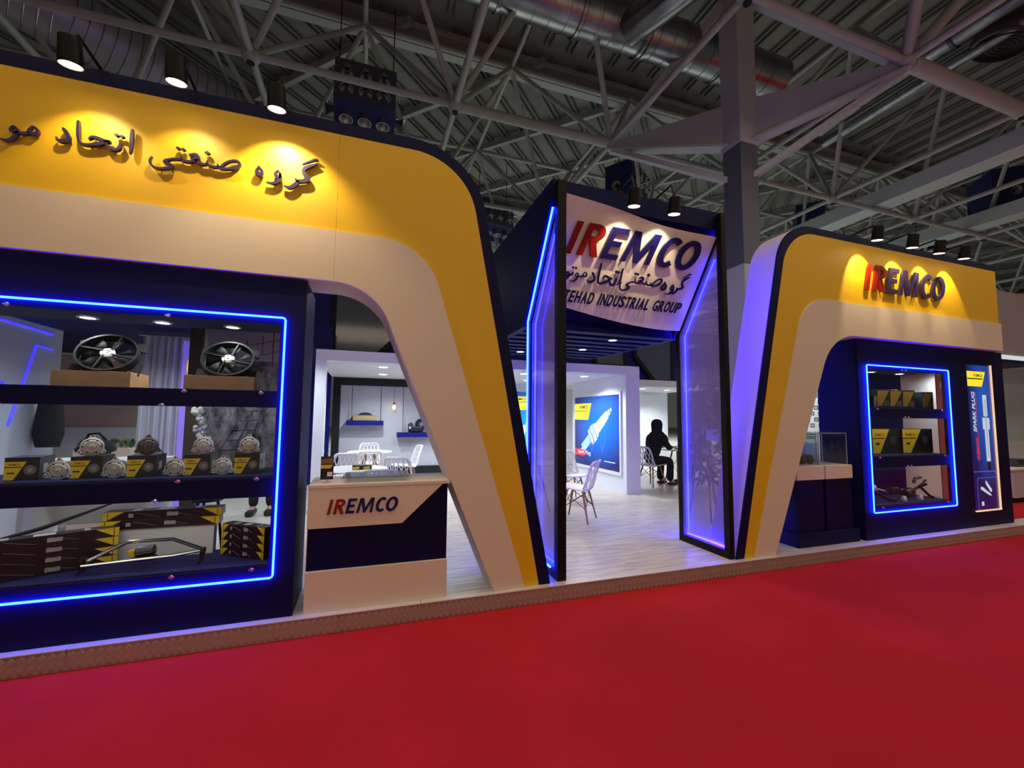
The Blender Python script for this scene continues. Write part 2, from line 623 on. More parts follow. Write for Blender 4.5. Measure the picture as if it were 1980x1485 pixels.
GLYPHS = {
    'geh': ([[(-0.511, 3.428, 0.0057), (-0.466, 3.455, 0.0114), (-0.424, 3.48, 0.0159), (-0.401, 3.476, 0.0058)], [(-0.407, 3.447, 0.0058), (-0.445, 3.43, 0.0186), (-0.484, 3.406, 0.0256), (-0.503, 3.377, 0.0213), (-0.492, 3.349, 0.0256), (-0.469, 3.327, 0.0299), (-0.473, 3.308, 0.0299), (-0.506, 3.295, 0.0269), (-0.539, 3.289, 0.0239), (-0.558, 3.308, 0.0056)], [(-0.532, 3.29, 0.0211), (-0.554, 3.257, 0.028), (-0.589, 3.229, 0.0223), (-0.629, 3.238, 0.0042)]], []),
    'vav': ([[(-0.671, 3.343, 0.0097), (-0.656, 3.32, 0.0152), (-0.659, 3.293, 0.018), (-0.68, 3.291, 0.0151), (-0.688, 3.31, 0.0165), (-0.68, 3.334, 0.0124), (-0.671, 3.345, 0.0097)], [(-0.656, 3.324, 0.0138), (-0.652, 3.287, 0.0207), (-0.668, 3.262, 0.0234), (-0.698, 3.241, 0.0165), (-0.743, 3.242, 0.0041)]], []),
    'he': ([[(-0.799, 3.357, 0.0041), (-0.79, 3.338, 0.0163), (-0.774, 3.32, 0.0177), (-0.777, 3.296, 0.0204), (-0.795, 3.286, 0.0203), (-0.811, 3.295, 0.0149), (-0.808, 3.319, 0.0149), (-0.798, 3.345, 0.0081)]], []),
    'sanati': ([[(-1.033, 3.292, 0.0143), (-1.005, 3.33, 0.0144), (-0.97, 3.354, 0.0145), (-0.934, 3.36, 0.0173), (-0.916, 3.341, 0.0173), (-0.938, 3.311, 0.0172), (-0.979, 3.294, 0.0158), (-1.021, 3.287, 0.017), (-1.044, 3.295, 0.0143), (-1.051, 3.319, 0.0039)], [(-1.042, 3.295, 0.0143), (-1.069, 3.29, 0.0169), (-1.092, 3.293, 0.0168), (-1.113, 3.304, 0.0142), (-1.113, 3.328, 0.0039)], [(-1.112, 3.302, 0.0116), (-1.139, 3.294, 0.018), (-1.163, 3.301, 0.0179), (-1.181, 3.317, 0.0153)], [(-1.223, 3.345, 0.0089), (-1.206, 3.349, 0.0178), (-1.183, 3.354, 0.0217), (-1.171, 3.339, 0.023), (-1.187, 3.322, 0.0255), (-1.213, 3.326, 0.0127)], [(-1.169, 3.318, 0.0153), (-1.203, 3.302, 0.0152), (-1.237, 3.295, 0.0177), (-1.261, 3.302, 0.0138), (-1.267, 3.331, 0.0038)], [(-1.263, 3.301, 0.0138), (-1.294, 3.3, 0.015), (-1.327, 3.291, 0.0137), (-1.353, 3.275, 0.0198), (-1.356, 3.261, 0.0185), (-1.33, 3.256, 0.0174), (-1.316, 3.245, 0.0174), (-1.334, 3.227, 0.0173), (-1.383, 3.213, 0.0147), (-1.416, 3.217, 0.0147), (-1.438, 3.24, 0.0122), (-1.441, 3.267, 0.0085), (-1.431, 3.29, 0.0024)]], [(-1.288, 3.379, 0.0239), (-1.258, 3.377, 0.024), (-1.116, 3.383, 0.0297)]),
    'alef': ([[(-1.55, 3.455, 0.0104), (-1.55, 3.41, 0.0187), (-1.549, 3.35, 0.0187), (-1.55, 3.303, 0.0135), (-1.555, 3.283, 0.0031)]], []),
    'etteha': ([[(-1.613, 3.355, 0.0041), (-1.607, 3.332, 0.0144), (-1.617, 3.3, 0.0185), (-1.641, 3.29, 0.0174), (-1.664, 3.298, 0.0173), (-1.678, 3.315, 0.0152), (-1.688, 3.326, 0.0122)], [(-1.661, 3.34, 0.0143), (-1.694, 3.341, 0.0203), (-1.725, 3.349, 0.0202), (-1.752, 3.353, 0.0171), (-1.768, 3.341, 0.012), (-1.773, 3.33, 0.003)], [(-1.661, 3.34, 0.0143), (-1.688, 3.331, 0.0183), (-1.718, 3.312, 0.0202), (-1.748, 3.302, 0.0181), (-1.779, 3.293, 0.017), (-1.809, 3.295, 0.0159), (-1.825, 3.317, 0.0139), (-1.831, 3.356, 0.0149), (-1.834, 3.402, 0.0139), (-1.835, 3.437, 0.0119), (-1.83, 3.447, 0.003)]], [(-1.63, 3.394, 0.0236), (-1.602, 3.392, 0.0237)]),
    'dal': ([[(-1.91, 3.381, 0.0039), (-1.898, 3.364, 0.0225), (-1.879, 3.334, 0.0187), (-1.876, 3.312, 0.0186), (-1.887, 3.298, 0.0196), (-1.912, 3.289, 0.0214), (-1.931, 3.292, 0.0107), (-1.937, 3.314, 0.0029)]], []),
    'mo': ([[(-2.054, 3.352, 0.0095), (-2.036, 3.342, 0.0143), (-2.031, 3.318, 0.0172), (-2.046, 3.305, 0.019), (-2.066, 3.31, 0.0142), (-2.072, 3.324, 0.0123), (-2.061, 3.345, 0.0095), (-2.054, 3.354, 0.0095)], [(-2.066, 3.309, 0.0171), (-2.09, 3.299, 0.0189), (-2.111, 3.297, 0.0169), (-2.127, 3.3, 0.0141)], [(-2.143, 3.333, 0.0112), (-2.129, 3.318, 0.0141), (-2.127, 3.296, 0.0169), (-2.143, 3.294, 0.0168), (-2.158, 3.3, 0.0121), (-2.156, 3.32, 0.0112), (-2.144, 3.334, 0.0112)], [(-2.127, 3.302, 0.016), (-2.135, 3.269, 0.0187), (-2.155, 3.242, 0.0168), (-2.182, 3.234, 0.012), (-2.219, 3.245, 0.0028)]], []),
}

# ================================================================== the hall
m = MB()
m.add([(-30, -1.9, 0), (40, -1.9, 0), (40, 5.2, 0), (-30, 5.2, 0)], [(0, 1, 2, 3)])
tag(m.build('floor', CARPET), 'red carpet of the aisle in front of the stand', 'carpet', kind='structure')
m = MB()
m.add([(-45, -20, -0.01), (60, -20, -0.01), (60, 60, -0.01), (-45, 60, -0.01)], [(0, 1, 2, 3)])
tag(m.build('floor_hall', mat('hall_floor', (0.50, 0.50, 0.49), 0.6)), 'grey screed floor of the hall around the carpet', 'floor', kind='structure')

# raised stand floor with laminate planks
FZ = 0.13
fl = thing('floor_booth', 'raised stand floor of pale ash laminate planks', 'floor', (2.5, 3.4, 0), world=True, kind='structure')
MB().box(-6.0, 8.74, 3.42, 13.0, 0.0, 0.121).build('platform', mat('platform_board', (0.30, 0.28, 0.25), 0.7), fl)
PW, PL = 0.195, 1.30
plank = MB().box(0, PL - 0.003, 0, PW - 0.003, -0.008, 0.0).mesh('plank')
plank.materials.append(LAMIN)
row = 0
y = 3.462
cnt = 0
rest = MB()
while y < 11.6:
    x = -3.6 - (row * 0.43) % PL
    while x < 8.6:
        xe = min(x + PL, 8.72)
        near = (-0.7 < x + PL and x < 0.8 and y < 5.0) or (0.6 < x + PL and x < 6.2 and y < 7.6)
        if near and xe - x > PL - 0.01 and cnt < 290:
            o = link('plank', plank, fl)
            o.location = (x, y, FZ)
            cnt += 1
        else:
            rest.box(x, xe - 0.003, y, y + PW - 0.003, FZ - 0.008, FZ)
        x += PL
    y += PW
    row += 1
tag(rest.build('far_planks', LAMIN, fl), kind='stuff')

# checker-plate riser along the front
tr = thing('trim_1', 'checker plate riser along the front edge of the stand floor', 'trim', (2.5, 3.4, 0), world=True, kind='structure')
PLATE = mat('checker_plate', (0.34, 0.31, 0.29), 0.42, 0.6, var=0.12, vscale=4)
for a, b in ((-6.0, -1.652), (-1.648, 0.448), (0.452, 4.448), (4.452, 9.4)):
    MB().box(a, b, 3.398, 3.42, 0.002, 0.122).build('plate', PLATE, tr)
tread = MB()
cell = 0.046
nx = int(15.2 / cell)
for i in range(nx):
    for j in range(4):
        cx = -5.95 + (i + 0.5 + 0.5 * (j % 2)) * cell
        cz = 0.026 + j * 0.0232
        sg = 1 if j % 2 == 0 else -1
        for k in range(-2, 3):
            ox, oz = -sg * k * 0.0048, k * 0.0048
            dx, dz = 0.0098, sg * 0.0098
            wx, wz = -sg * 0.0013, 0.0013
            px, pz = cx + ox, cz + oz
            vs = []
            for yy in (3.398, 3.3945):
                vs += [(px - dx - wx, yy, pz - dz - wz), (px + dx - wx, yy, pz + dz - wz), (px + dx + wx, yy, pz + dz + wz), (px - dx + wx, yy, pz - dz + wz)]
            tread.add(vs, [(4, 5, 6, 7), (0, 1, 5, 4), (1, 2, 6, 5), (2, 3, 7, 6), (3, 0, 4, 7)])
me = bpy.data.meshes.new('tread_pattern')
me.from_pydata(tread.v, [], tread.f)
me.materials.append(mat('checker_tread', (0.56, 0.47, 0.42), 0.45, 0.5))
tag(link('tread_pattern', me, tr), kind='stuff')
NOSE = mat('nosing_alu', (0.66, 0.62, 0.58), 0.45, 0.3)
tn = thing('trim_2', 'pale flat nosing strip along the top edge of the stand floor', 'trim', (2.5, 3.4, 0), world=True, kind='structure')
for a, b in ((-6.0, -1.652), (-1.648, 0.448), (0.452, 4.448), (4.452, 9.4)):
    MB().box(a, b, 3.396, 3.460, 0.1225, 0.1315).build('nosing_strip', NOSE, tn, bevel=0.002)
MB().box(8.76, 9.4, 3.42, 3.66, 0.0, 0.122).build('step_block', NOSE, tn)

# roof sheets: ribs run front to back near us, diagonally beyond the girder
ce = thing('ceiling', 'dark ribbed sheet roof of the exhibition hall', 'roof', (5, 9, 11), world=True, kind='structure')
RZ = 11.05
MB().box(-45, 60, -16, 60, RZ, RZ + 0.2).build('roof_deck', ROOFM, ce)
ribs = MB()
x = -14.0
while x < 46:
    ribs.box(x, x + 0.05, -2, 9.4, RZ - 0.09, RZ)
    ribs.box(x + 0.14, x + 0.19, -2, 9.4, RZ - 0.09, RZ)
    x += 0.62
tag(ribs.build('roof_rib', ROOFRIB, ce), kind='stuff')
ribs = MB()
o_ = -60.0
while o_ < 40:
    # lines y = x + o
    xa = max(-26, 9.7 - o_)
    xb = min(46, 44 - o_)
    if xb - xa > 1:
        for dd in (0, 0.2):
            ribs.bar((xa, xa + o_ + dd, RZ - 0.045), (xb, xb + o_ + dd, RZ - 0.045), 0.05, 0.09)
    o_ += 0.86
tag(ribs.build('roof_rib', ROOFRIB, ce), kind='stuff')
for s in range(3, 28):
    c0 = 3.46 * s
    # lines x + y = c0
    xa, xb = max(-26, c0 - 44), min(46, c0 - 9.7)
    if xb - xa > 1.5:
        MB().bar((xa, c0 - xa, RZ - 0.19), (xb, c0 - xb, RZ - 0.19), 0.13, 0.2).build('purlin', TUBEM, ce)

# deep lattice girder crossing under the roof
for gy, lb in ((9.48, 'deep painted lattice girder under the roof above the portal'), (16.5, 'deep painted lattice girder under the far part of the roof')):
    g = thing('roof_girder', lb, 'girder', (5, gy, 10.3), world=True)
    MB().box(-14, 46, gy + 0.30, gy + 0.52, 10.86, 10.94).build('top_flange', TUBEM, g)
    MB().box(-14, 46, gy + 0.30, gy + 0.52, 10.36, 10.44).build('bottom_flange', TUBEM, g)
    MB().box(-14, 46, gy + 0.395, gy + 0.42, 10.44, 10.86).build('web', mat('girder_web', (0.28, 0.27, 0.24), 0.6), g)

# ------------------------------------------------------------------ space frame
LX = [1.43 + 3.43 * k for k in range(-3, 9)]
LY = [4.20 + 3.52 * k for k in range(-1, 5)]
LZ, UZ = 7.5, 10.2
UX = [x + 1.715 for x in LX]
UY = [y + 1.76 for y in LY]
UY = [LY[0] - 1.76] + UY
UX = [LX[0] - 1.715] + UX
sf = thing('space_frame', 'white tubular space frame with ball nodes hung under the hall roof', 'truss', (5, 8, 7.5), world=True)
segs = []
for j, yy in enumerate(LY):
    for i in range(len(LX) - 1):
        r = 0.062
        if abs(yy - 7.72) < 0.1 and i == 3:
            r = 0.10
        if abs(yy - 4.2) < 0.1 and i in (5, 6, 7):
            r = 0.125
        segs.append(((LX[i], yy, LZ), (LX[i + 1], yy, LZ), r))
for xx in LX:
    for j in range(len(LY) - 1):
        segs.append(((xx, LY[j], LZ), (xx, LY[j + 1], LZ), 0.062))
for yy in UY:
    for i in range(len(UX) - 1):
        segs.append(((UX[i], yy, UZ), (UX[i + 1], yy, UZ), 0.065))
for xx in UX:
    for j in range(len(UY) - 1):
        segs.append(((xx, UY[j], UZ), (xx, UY[j + 1], UZ), 0.055))
for xx in LX:
    for yy in LY:
        for sx in (-1, 1):
            for sy in (-1, 1):
                r = 0.055
                if abs(xx - 8.29) < 0.2 and abs(yy - 4.2) < 0.2:
                    r = 0.095
                segs.append(((xx, yy, LZ), (xx + sx * 1.715, yy + sy * 1.76, UZ), r))
colx, coly = 6.58, 5.96


def skip(s):
    # members replaced by the column head
    a, b, r = s
    for p in (a, b):
        if abs(p[0] - colx) < 0.3 and abs(p[1] - coly) < 0.3 and p[2] > 9:
            return True
    return False


segs = [s for s in segs if not skip(s)]
segs.sort(key=lambda s: (Vector(s[0]) + Vector(s[1]) - 2 * Vector((3.5, 7.0, 6.0))).length)
unit = MB().tube([(0, 0, 0), (0, 0, 1)], 1.0, 10).mesh('tube', True)
unit.materials.append(TUBEM)
far = MB()
for i, (a, b, r) in enumerate(segs):
    a, b = Vector(a), Vector(b)
    d = (b - a)
    if i < 290:
        o = link('tube', unit, sf)
        M_ = Matrix.Translation(a + d * 0.03) @ d.to_track_quat('Z', 'Y').to_matrix().to_4x4() @ Matrix.Diagonal((r, r, d.length * 0.94, 1))
        o.matrix_basis = M_
    else:
        far.tube([a, b], r, 7)
tag(far.build('far_tubes', TUBEM, sf, True), kind='stuff')
nod = MB()
nod.ball((0, 0, 0), 0.15, 14, 9)
nodm = nod.mesh('node', True)
nodm.materials.append(TUBEM)
hol = MB().lathe([(0.06, -0.158), (0.06, -0.10)], n=12).mesh('node_hole')
hol.materials.append(MATTBLACK)
k = 0
for yy in LY:
    for xx in LX:
        o = link('node', nodm, sf)
        o.location = (xx, yy, LZ)
        o2 = bpy.data.objects.new('node_hole', hol)
        C.objects.link(o2)
        o2.parent = o
nodu = MB().ball((0, 0, 0), 0.12, 10, 7).mesh('node', True)
nodu.materials.append(TUBEM)
for yy in UY:
    for xx in UX:
        if abs(xx - colx) < 0.3 and abs(yy - coly) < 0.3:
            continue
        o = link('node', nodu, sf)
        o.location = (xx, yy, UZ)

# ------------------------------------------------------------------ column with its four-armed head
co = thing('column', 'square hall column with white tapered bracket arms and grey lower shaft', 'column', (colx, coly, 0), world=True)
MB().box(colx - .215, colx + .215, coly - .215, coly + .215, 6.72, 10.5).build('white_shaft', COLW, co, bevel=0.01)
MB().box(colx - .23, colx + .23, coly - .23, coly + .23, 6.66, 6.74).build('collar', COLW, co, bevel=0.008)
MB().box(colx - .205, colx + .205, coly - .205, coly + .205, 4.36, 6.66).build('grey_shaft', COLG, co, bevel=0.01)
MB().box(colx - .20, colx + .20, coly - .20, coly + .20, FZ, 4.36).build('clad_shaft', COLW, co)
for tx, ty in ((4.86, 7.72), (8.29, 7.72), (8.29, 4.20)):
    d = Vector((tx - colx, ty - coly))
    L = d.length
    d.normalize()
    nrm = Vector((-d.y, d.x))

    def P(s, z, t=0):
        return (colx + d.x * s + nrm.x * t, coly + d.y * s + nrm.y * t, z)
    g = MB()
    poly = [(0.19, 6.78), (L - 0.05, 7.36), (L - 0.05, 7.50), (0.19, 7.62)]
    g.prism(poly, lambda a, b, c: P(a, b, c), -0.03, 0.03)
    ga = g.build('bracket_arm', COLW, co)
    f = MB()
    vs = []
    for s, z, hw in ((0.19, 6.72, 0.13), (L + 0.05, 7.33, 0.11)):
        for t in (-hw, hw):
            vs += [P(s, z, t), P(s, z + 0.05, t)]
    f.add(vs, [(0, 2, 6, 4), (1, 5, 7, 3), (0, 1, 3, 2), (4, 6, 7, 5), (0, 4, 5, 1), (2, 3, 7, 6)])
    f.build('flange', COLW, ga)
    MB().bar(P(L - 0.02, 7.46), P(0.20, 9.7), 0.17, 0.17).build('strut', COLW, co)
    MB().bar(P(L - 0.02, 7.34), P(0.20, 6.08), 0.14, 0.10).build('lower_brace', COLW, co)

# ------------------------------------------------------------------ ducts
du = thing('air_duct', 'long spiral steel air duct crossing the roof behind the column', 'duct', (5, 6.75, 9.25), world=True)
MB().tube([(-14, 6.75, 9.25), (8.6, 6.75, 9.25)], 0.42, 28).build('pipe', GALV, du, True)
rg = 0
seam = MB()
x = -14
while x < 8.4:
    seam.tube([(x, 6.75 + 0.424 * math.cos(t * PI / 12), 9.25 + 0.424 * math.sin(t * PI / 12)) for t in range(24)], 0.006, 4, closed=True)
    x += 0.32
tag(seam.build('spiral_seam', GALV, du), kind='stuff')
for x in (2.0, 3.55, 4.95, 5.05, 6.9):
    MB().lathe([(0.425, -0.035), (0.45, -0.03), (0.45, 0.03), (0.425, 0.035)], (x, 6.75, 9.25), (1, 0, 0), 28, caps=False).build('collar', GALV, du, True)
MB().tube([(4.55, 6.55, 9.0), (5.0, 5.3, 8.95), (5.3, 4.2, 9.1)], 0.30, 24).build('branch_pipe', GALV, du, True)

d2 = thing('air_duct', 'steel duct with a drum outlet running front to back at upper right', 'duct', (10.6, 5, 9.0), world=True)
MB().tube([(10.6, 2.0, 9.0), (10.6, 5.9, 9.0), (10.75, 7.3, 8.95)], 0.19, 20).build('pipe', GALV, d2, True)
MB().tube([(10.95, 3.4, 8.72), (10.95, 5.2, 8.72), (11.05, 7.4, 8.72)], 0.12, 16).build('side_pipe', GALV, d2, True)
for y in (4.6, 6.25):
    MB().lathe([(0.19, -0.03), (0.22, -0.03), (0.22, 0.03), (0.19, 0.03)], (10.6, y, 9.0), (0, 1, 0), 20, caps=False).build('collar', DARKSTEEL, d2, True)
dr = MB().lathe([(0.42, 0.30), (0.46, 0.0), (0.44, -0.10), (0.40, -0.12), (0.38, -0.04)], (11.15, 4.15, 8.72), (0.2, -0.2, 1), 28).build('drum_outlet', mat('drum_dark', (0.05, 0.045, 0.05), 0.5, 0.3), d2, True)
gr = MB()
for k in range(1, 6):
    gr.tube([(11.15 + 0.066 * k * math.cos(t * PI / 10), 4.15 + 0.066 * k * math.sin(t * PI / 10), 8.60 + 0.2 * 0.066 * k * (-math.cos(t * PI / 10) + math.sin(t * PI / 10))) for t in range(20)], 0.012, 5, closed=True)
gr.build('louvre', MATTBLACK, dr, True)

d3 = thing('air_duct', 'wide pale spiral duct slanting across the roof at upper left', 'duct', (-5.9, 10.5, 9.3), world=True)
MB().tube([(-9.5, 8.2, 9.6), (-5.9, 10.4, 9.4), (-2.2, 13.6, 9.3)], 0.62, 28).build('pipe', mat('duct_pale', (0.42, 0.41, 0.47), 0.45, 0.5), d3, True)
se = MB()
for k in range(24):
    p = Vector((-9.5, 8.2, 9.6)).lerp(Vector((-5.9, 10.4, 9.4)), k / 24)
    q = Vector((-5.9, 10.4, 9.4)).lerp(Vector((-2.2, 13.6, 9.3)), k / 24)
    for c, ax in ((p, Vector((3.6, 2.2, -0.2))), (q, Vector((3.7, 3.2, -0.1)))):
        ax.normalize()
        u = ax.orthogonal().normalized()
        v_ = ax.cross(u)
        se.tube([c + 0.625 * (math.cos(t * PI / 12) * u + math.sin(t * PI / 12) * v_) for t in range(24)], 0.008, 4, closed=True)
tag(se.build('spiral_seam', GALV, d3), kind='stuff')
d4 = thing('duct_trough', 'pale flat duct trough hanging far right above the right arch', 'duct', (14, 9, 6.9), world=True)
MB().box(13.3, 13.9, 4.0, 26, 7.55, 7.95).build('trough', mat('trough_pale', (0.50, 0.56, 0.55), 0.5), d4)
d5 = thing('duct_trough', 'second pale flat duct trough beside the far right truss', 'duct', (18, 9, 6.9), world=True)
MB().box(17.6, 18.2, 4.0, 26, 7.55, 7.95).build('trough', MATS['trough_pale'], d5)

# ------------------------------------------------------------------ blue jet-nozzle boxes
NOZ = mat('nozzle_spun_metal', (0.50, 0.50, 0.48), 0.32, 0.9)
noz = MB().lathe([(0.055, 0.0), (0.06, 0.06), (0.085, 0.14), (0.135, 0.20), (0.128, 0.20), (0.05, 0.05)], n=18, caps=False).mesh('nozzle', True)
noz.materials.append(NOZ)
ncap = MB().lathe([(0.05, 0.0), (0.05, 0.055)], n=12).mesh('nozzle_throat')
ncap.materials.append(MATTBLACK)


def nozzle_box():
    r = thing('nozzle_box', 'x', 'air nozzle', (0, 0, 0), group='blue jet nozzle boxes hung under the roof')
    # section in local y,z: vertical front, slanting lower face
    poly = [(-0.45, 0.55), (-0.45, -0.30), (-0.10, -0.62), (0.45, -0.62), (0.45, 0.55)]
    MB().yz(poly, -0.6, 0.6).build('casing', NOZBLUE, r, bevel=0.008)
    MB().xz([(-0.595, -0.295), (0.595, -0.295), (0.595, 0.545), (-0.595, 0.545)], -0.456, -0.449).build('front_plate', mat('nozzle_plate', (0.075, 0.075, 0.10), 0.5), r)

    def put(loc, dirv):
        q = Vector(dirv).to_track_quat('Z', 'Y').to_matrix().to_4x4()
        o = link('nozzle', noz, r)
        o.matrix_basis = Matrix.Translation(loc) @ q
        o2 = link('nozzle_throat', ncap, o)
    for x in (-0.36, 0.0, 0.36):
        for z in (0.32, -0.02):
            put((x, -0.50, z + 0.06), (0, -0.22, -1))
        put((x, -0.30, -0.45), (0, -0.12, -1))
        put((x, 0.05, -0.60), (0, -0.05, -1))
    put((-0.60, 0.0, -0.25), (-1, -0.1, -0.25))
    put((0.60, 0.0, -0.25), (1, -0.1, -0.25))
    h = MB()
    h.tube([(-0.55, 0, 0.55), (-0.55, 0, 2.4)], 0.012, 5)
    h.tube([(0.55, 0, 0.55), (0.55, 0, 2.4)], 0.012, 5)
    h.build('hanger_rods', MATTBLACK, r)
    return r


nb = nozzle_box()
for i, (loc, rz, lb) in enumerate((
        ((-0.22, 9.25, 8.20), 0.0, 'dark blue box with three columns of metal nozzles above the left arch header'),
        ((7.75, 11.4, 9.0), 0.55, 'dark blue nozzle box just above the white portal sign'),
        ((16.2, 11.6, 9.25), 0.75, 'dark blue nozzle box behind the rounded corner of the right arch'),
        ((19.3, 7.6, 9.0), 0.9, 'dark blue nozzle box cut by the right edge of the picture'),
        ((4.1, 14.3, 8.55), 0.2, 'far dark blue nozzle box between the left arch and the portal'),
        ((22.0, 10.9, 8.75), 0.9, 'distant dark blue nozzle box above the right arch spotlights'))):
    place(nb, i > 0, loc, rz, lb)

# ================================================================== arches
def arch(name, label, outer, yel, who, win, seam_x, end_x, text):
    """four nested outlines, each listed from the open header end round the corner to the foot (x, z)"""
    a = thing(name, label, 'arch', (outer[-1][0], 3.47, FZ), world=True)
    MB().xz(outer + win[::-1], 3.475, 3.82).build('body', WHITE, a)
    nav = MB().xz(outer + yel[::-1], 3.455, 3.475)
    nav.build('edge_band', NAVY, a)

    def split(o_, i_, y0, y1, m_, nm):
        # header board and corner board, with the joint the photo shows
        s = -1 if end_x < seam_x else 1
        g = 0.0006
        MB().xz([(end_x, o_[0][1]), (seam_x + s * g, o_[0][1]), (seam_x + s * g, i_[0][1]), (end_x, i_[0][1])], y0, y1).build(nm, m_, a)
        oo = [(seam_x - s * g, o_[0][1])] + o_[1:]
        ii = [(seam_x - s * g, i_[0][1])] + i_[1:]
        MB().xz(oo + ii[::-1], y0, y1).build(nm, m_, a)
    split(yel, who, 3.455, 3.475, YELLOW, 'yellow_board')
    split(who, win, 3.432, 3.475, WHITE, 'white_board')
    return a


def path(end, v, foot, T):
    return [end] + fillet(end, v, foot, T) + [foot]


LA = arch('entrance_arch', 'big left arch banded white, yellow and navy over the wide showcase', 
          path((-3.6, 3.84), (0.823, 3.84), (1.545, FZ), 0.53),
          path((-3.6, 3.74), (0.754, 3.74), (1.440, FZ), 0.45),
          path((-3.6, 2.955), (0.425, 2.955), (1.305, FZ), 0.36),
          path((-3.6, 2.56), (0.032, 2.56), (1.040, FZ), 0.30), -0.262, -3.6, None)
RA = arch('entrance_arch', 'right arch banded white, yellow and navy over the narrow showcase',
          path((8.56, 3.80), (4.406, 3.80), (3.600, FZ), 0.45),
          path((8.56, 3.715), (4.489, 3.715), (3.700, FZ), 0.42),
          path((8.57, 2.945), (4.688, 2.945), (3.830, FZ), 0.34),
          path((8.57, 2.55), (5.100, 2.55), (4.100, FZ), 0.40), 5.47, 8.56, None)

# raised Persian lettering on the left arch
ARF = lambda u, v, d: (u, 3.44 - d, v)
for nm in ('geh', 'vav', 'he', 'sanati', 'alef', 'etteha', 'dal', 'mo'):
    st, dots = GLYPHS[nm]
    mb = MB()
    for s in st:
        ribbon(mb, s, ARF, 0.0, 0.022)
    for (x, z, w_) in dots:
        h = w_ * 0.62
        mb.xz([(x - h, z), (x, z - h * 0.72), (x + h, z), (x, z + h * 0.72)], 3.418, 3.44)
    mb.build('letter', PURPLE_L, LA)
    # short pins hold the letters off the board
    pn = MB()
    for s in st[:2]:
        q = s[len(s) // 2]
        pn.tube([(q[0], 3.438, q[1]), (q[0], 3.456, q[1])], 0.003, 5)
    pn.build('letter_pin', BLACK, LA)

# raised Latin lettering IREMCO on the right arch
IREM = (('I', 0.0, 0.060), ('R', 0.130, 0.355), ('E', 0.392, 0.585), ('M', 0.630, 0.985), ('C', 1.035, 1.255), ('O', 1.265, 1.535))
RB = lambda u, v, d: (u, 3.435 - d, v)
for ch, a, b in IREM:
    mb = stroke_letter(MB(), ch, 5.695 + a, 5.695 + b, 3.135, 3.465, 0.25, 0.02, RB)
    mb.build('letter', RED_L if ch in 'IR' else PURPLE_L, RA)


# ------------------------------------------------------------------ spotlights on arms
def spotlight(label, head, aim, foot, power, col, group, angle=52, lamp=True, blend=0.25, tilt=0.16):
    t = thing('spotlight', label, 'spotlight', foot, world=True, group=group)
    h, a = Vector(head), Vector(aim)
    bd = (a - h).normalized()
    d = Vector((0.02, tilt, -1.0)).normalized()     # the can; the beam is aimed on its own, not along it
    f = Vector(foot)
    MB().tube([f, f + Vector((0, -0.02, 0.03)), Vector((h.x, h.y + 0.03, f.z + 0.05)), h - d * 0.15], 0.010, 6).build('arm', BLACK, t, True)
    MB().box(f.x - 0.05, f.x + 0.05, f.y - 0.02, f.y + 0.05, f.z - 0.005, f.z + 0.02).build('base_plate', BLACK, t)
    hd = MB().lathe([(0.03, -0.165), (0.054, -0.16), (0.060, -0.02), (0.060, 0.0), (0.056, 0.0), (0.054, -0.012)], h, d, 22, caps=False).build('head', BLACK, t, True)
    if lamp:
        MB().lathe([(0.0545, -0.010), (0.0545, -0.005)], h, d, 20).build('lens', LAMP_WARM, hd)
        spot('spot_beam', h + d * 0.012, h + d * 0.012 + bd, power, angle, blend, col, t, 0.012)
    return t


WARM = (1.0, 0.76, 0.42)
for x, y, z, lb, p, tilt in ((-1.775, 3.20, 3.66, 'black spotlight at the far left over the word ending the Persian sign', 17, 0.33),
                             (-1.235, 3.19, 3.69, 'middle black spotlight of the left arch, its glare facing us', 16, 0.25),
                             (-0.655, 3.20, 3.66, 'right-hand black spotlight of the left arch over its first Persian word', 50, 0.50)):
    spotlight(lb, (x, y, z), (x + 0.06, y + tilt, z - 1.0), (x, 3.50, 3.842), p, WARM, 'spotlights along the top of the left arch', 106, blend=0.6)
for x, lb, p in ((5.63, 'leftmost spotlight of the right arch, brightest one', 40), (6.27, 'second spotlight of the right arch over the letter E', 28),
                 (6.80, 'third spotlight of the right arch over the letter C', 28), (7.32, 'last spotlight of the right arch beyond the letter O', 28)):
    spotlight(lb, (x, 3.23, 3.66), (x + 0.10, 3.23 + 0.70, 2.66), (x, 3.52, 3.802), p, WARM, 'spotlights along the top of the right arch', 74, blend=0.3)

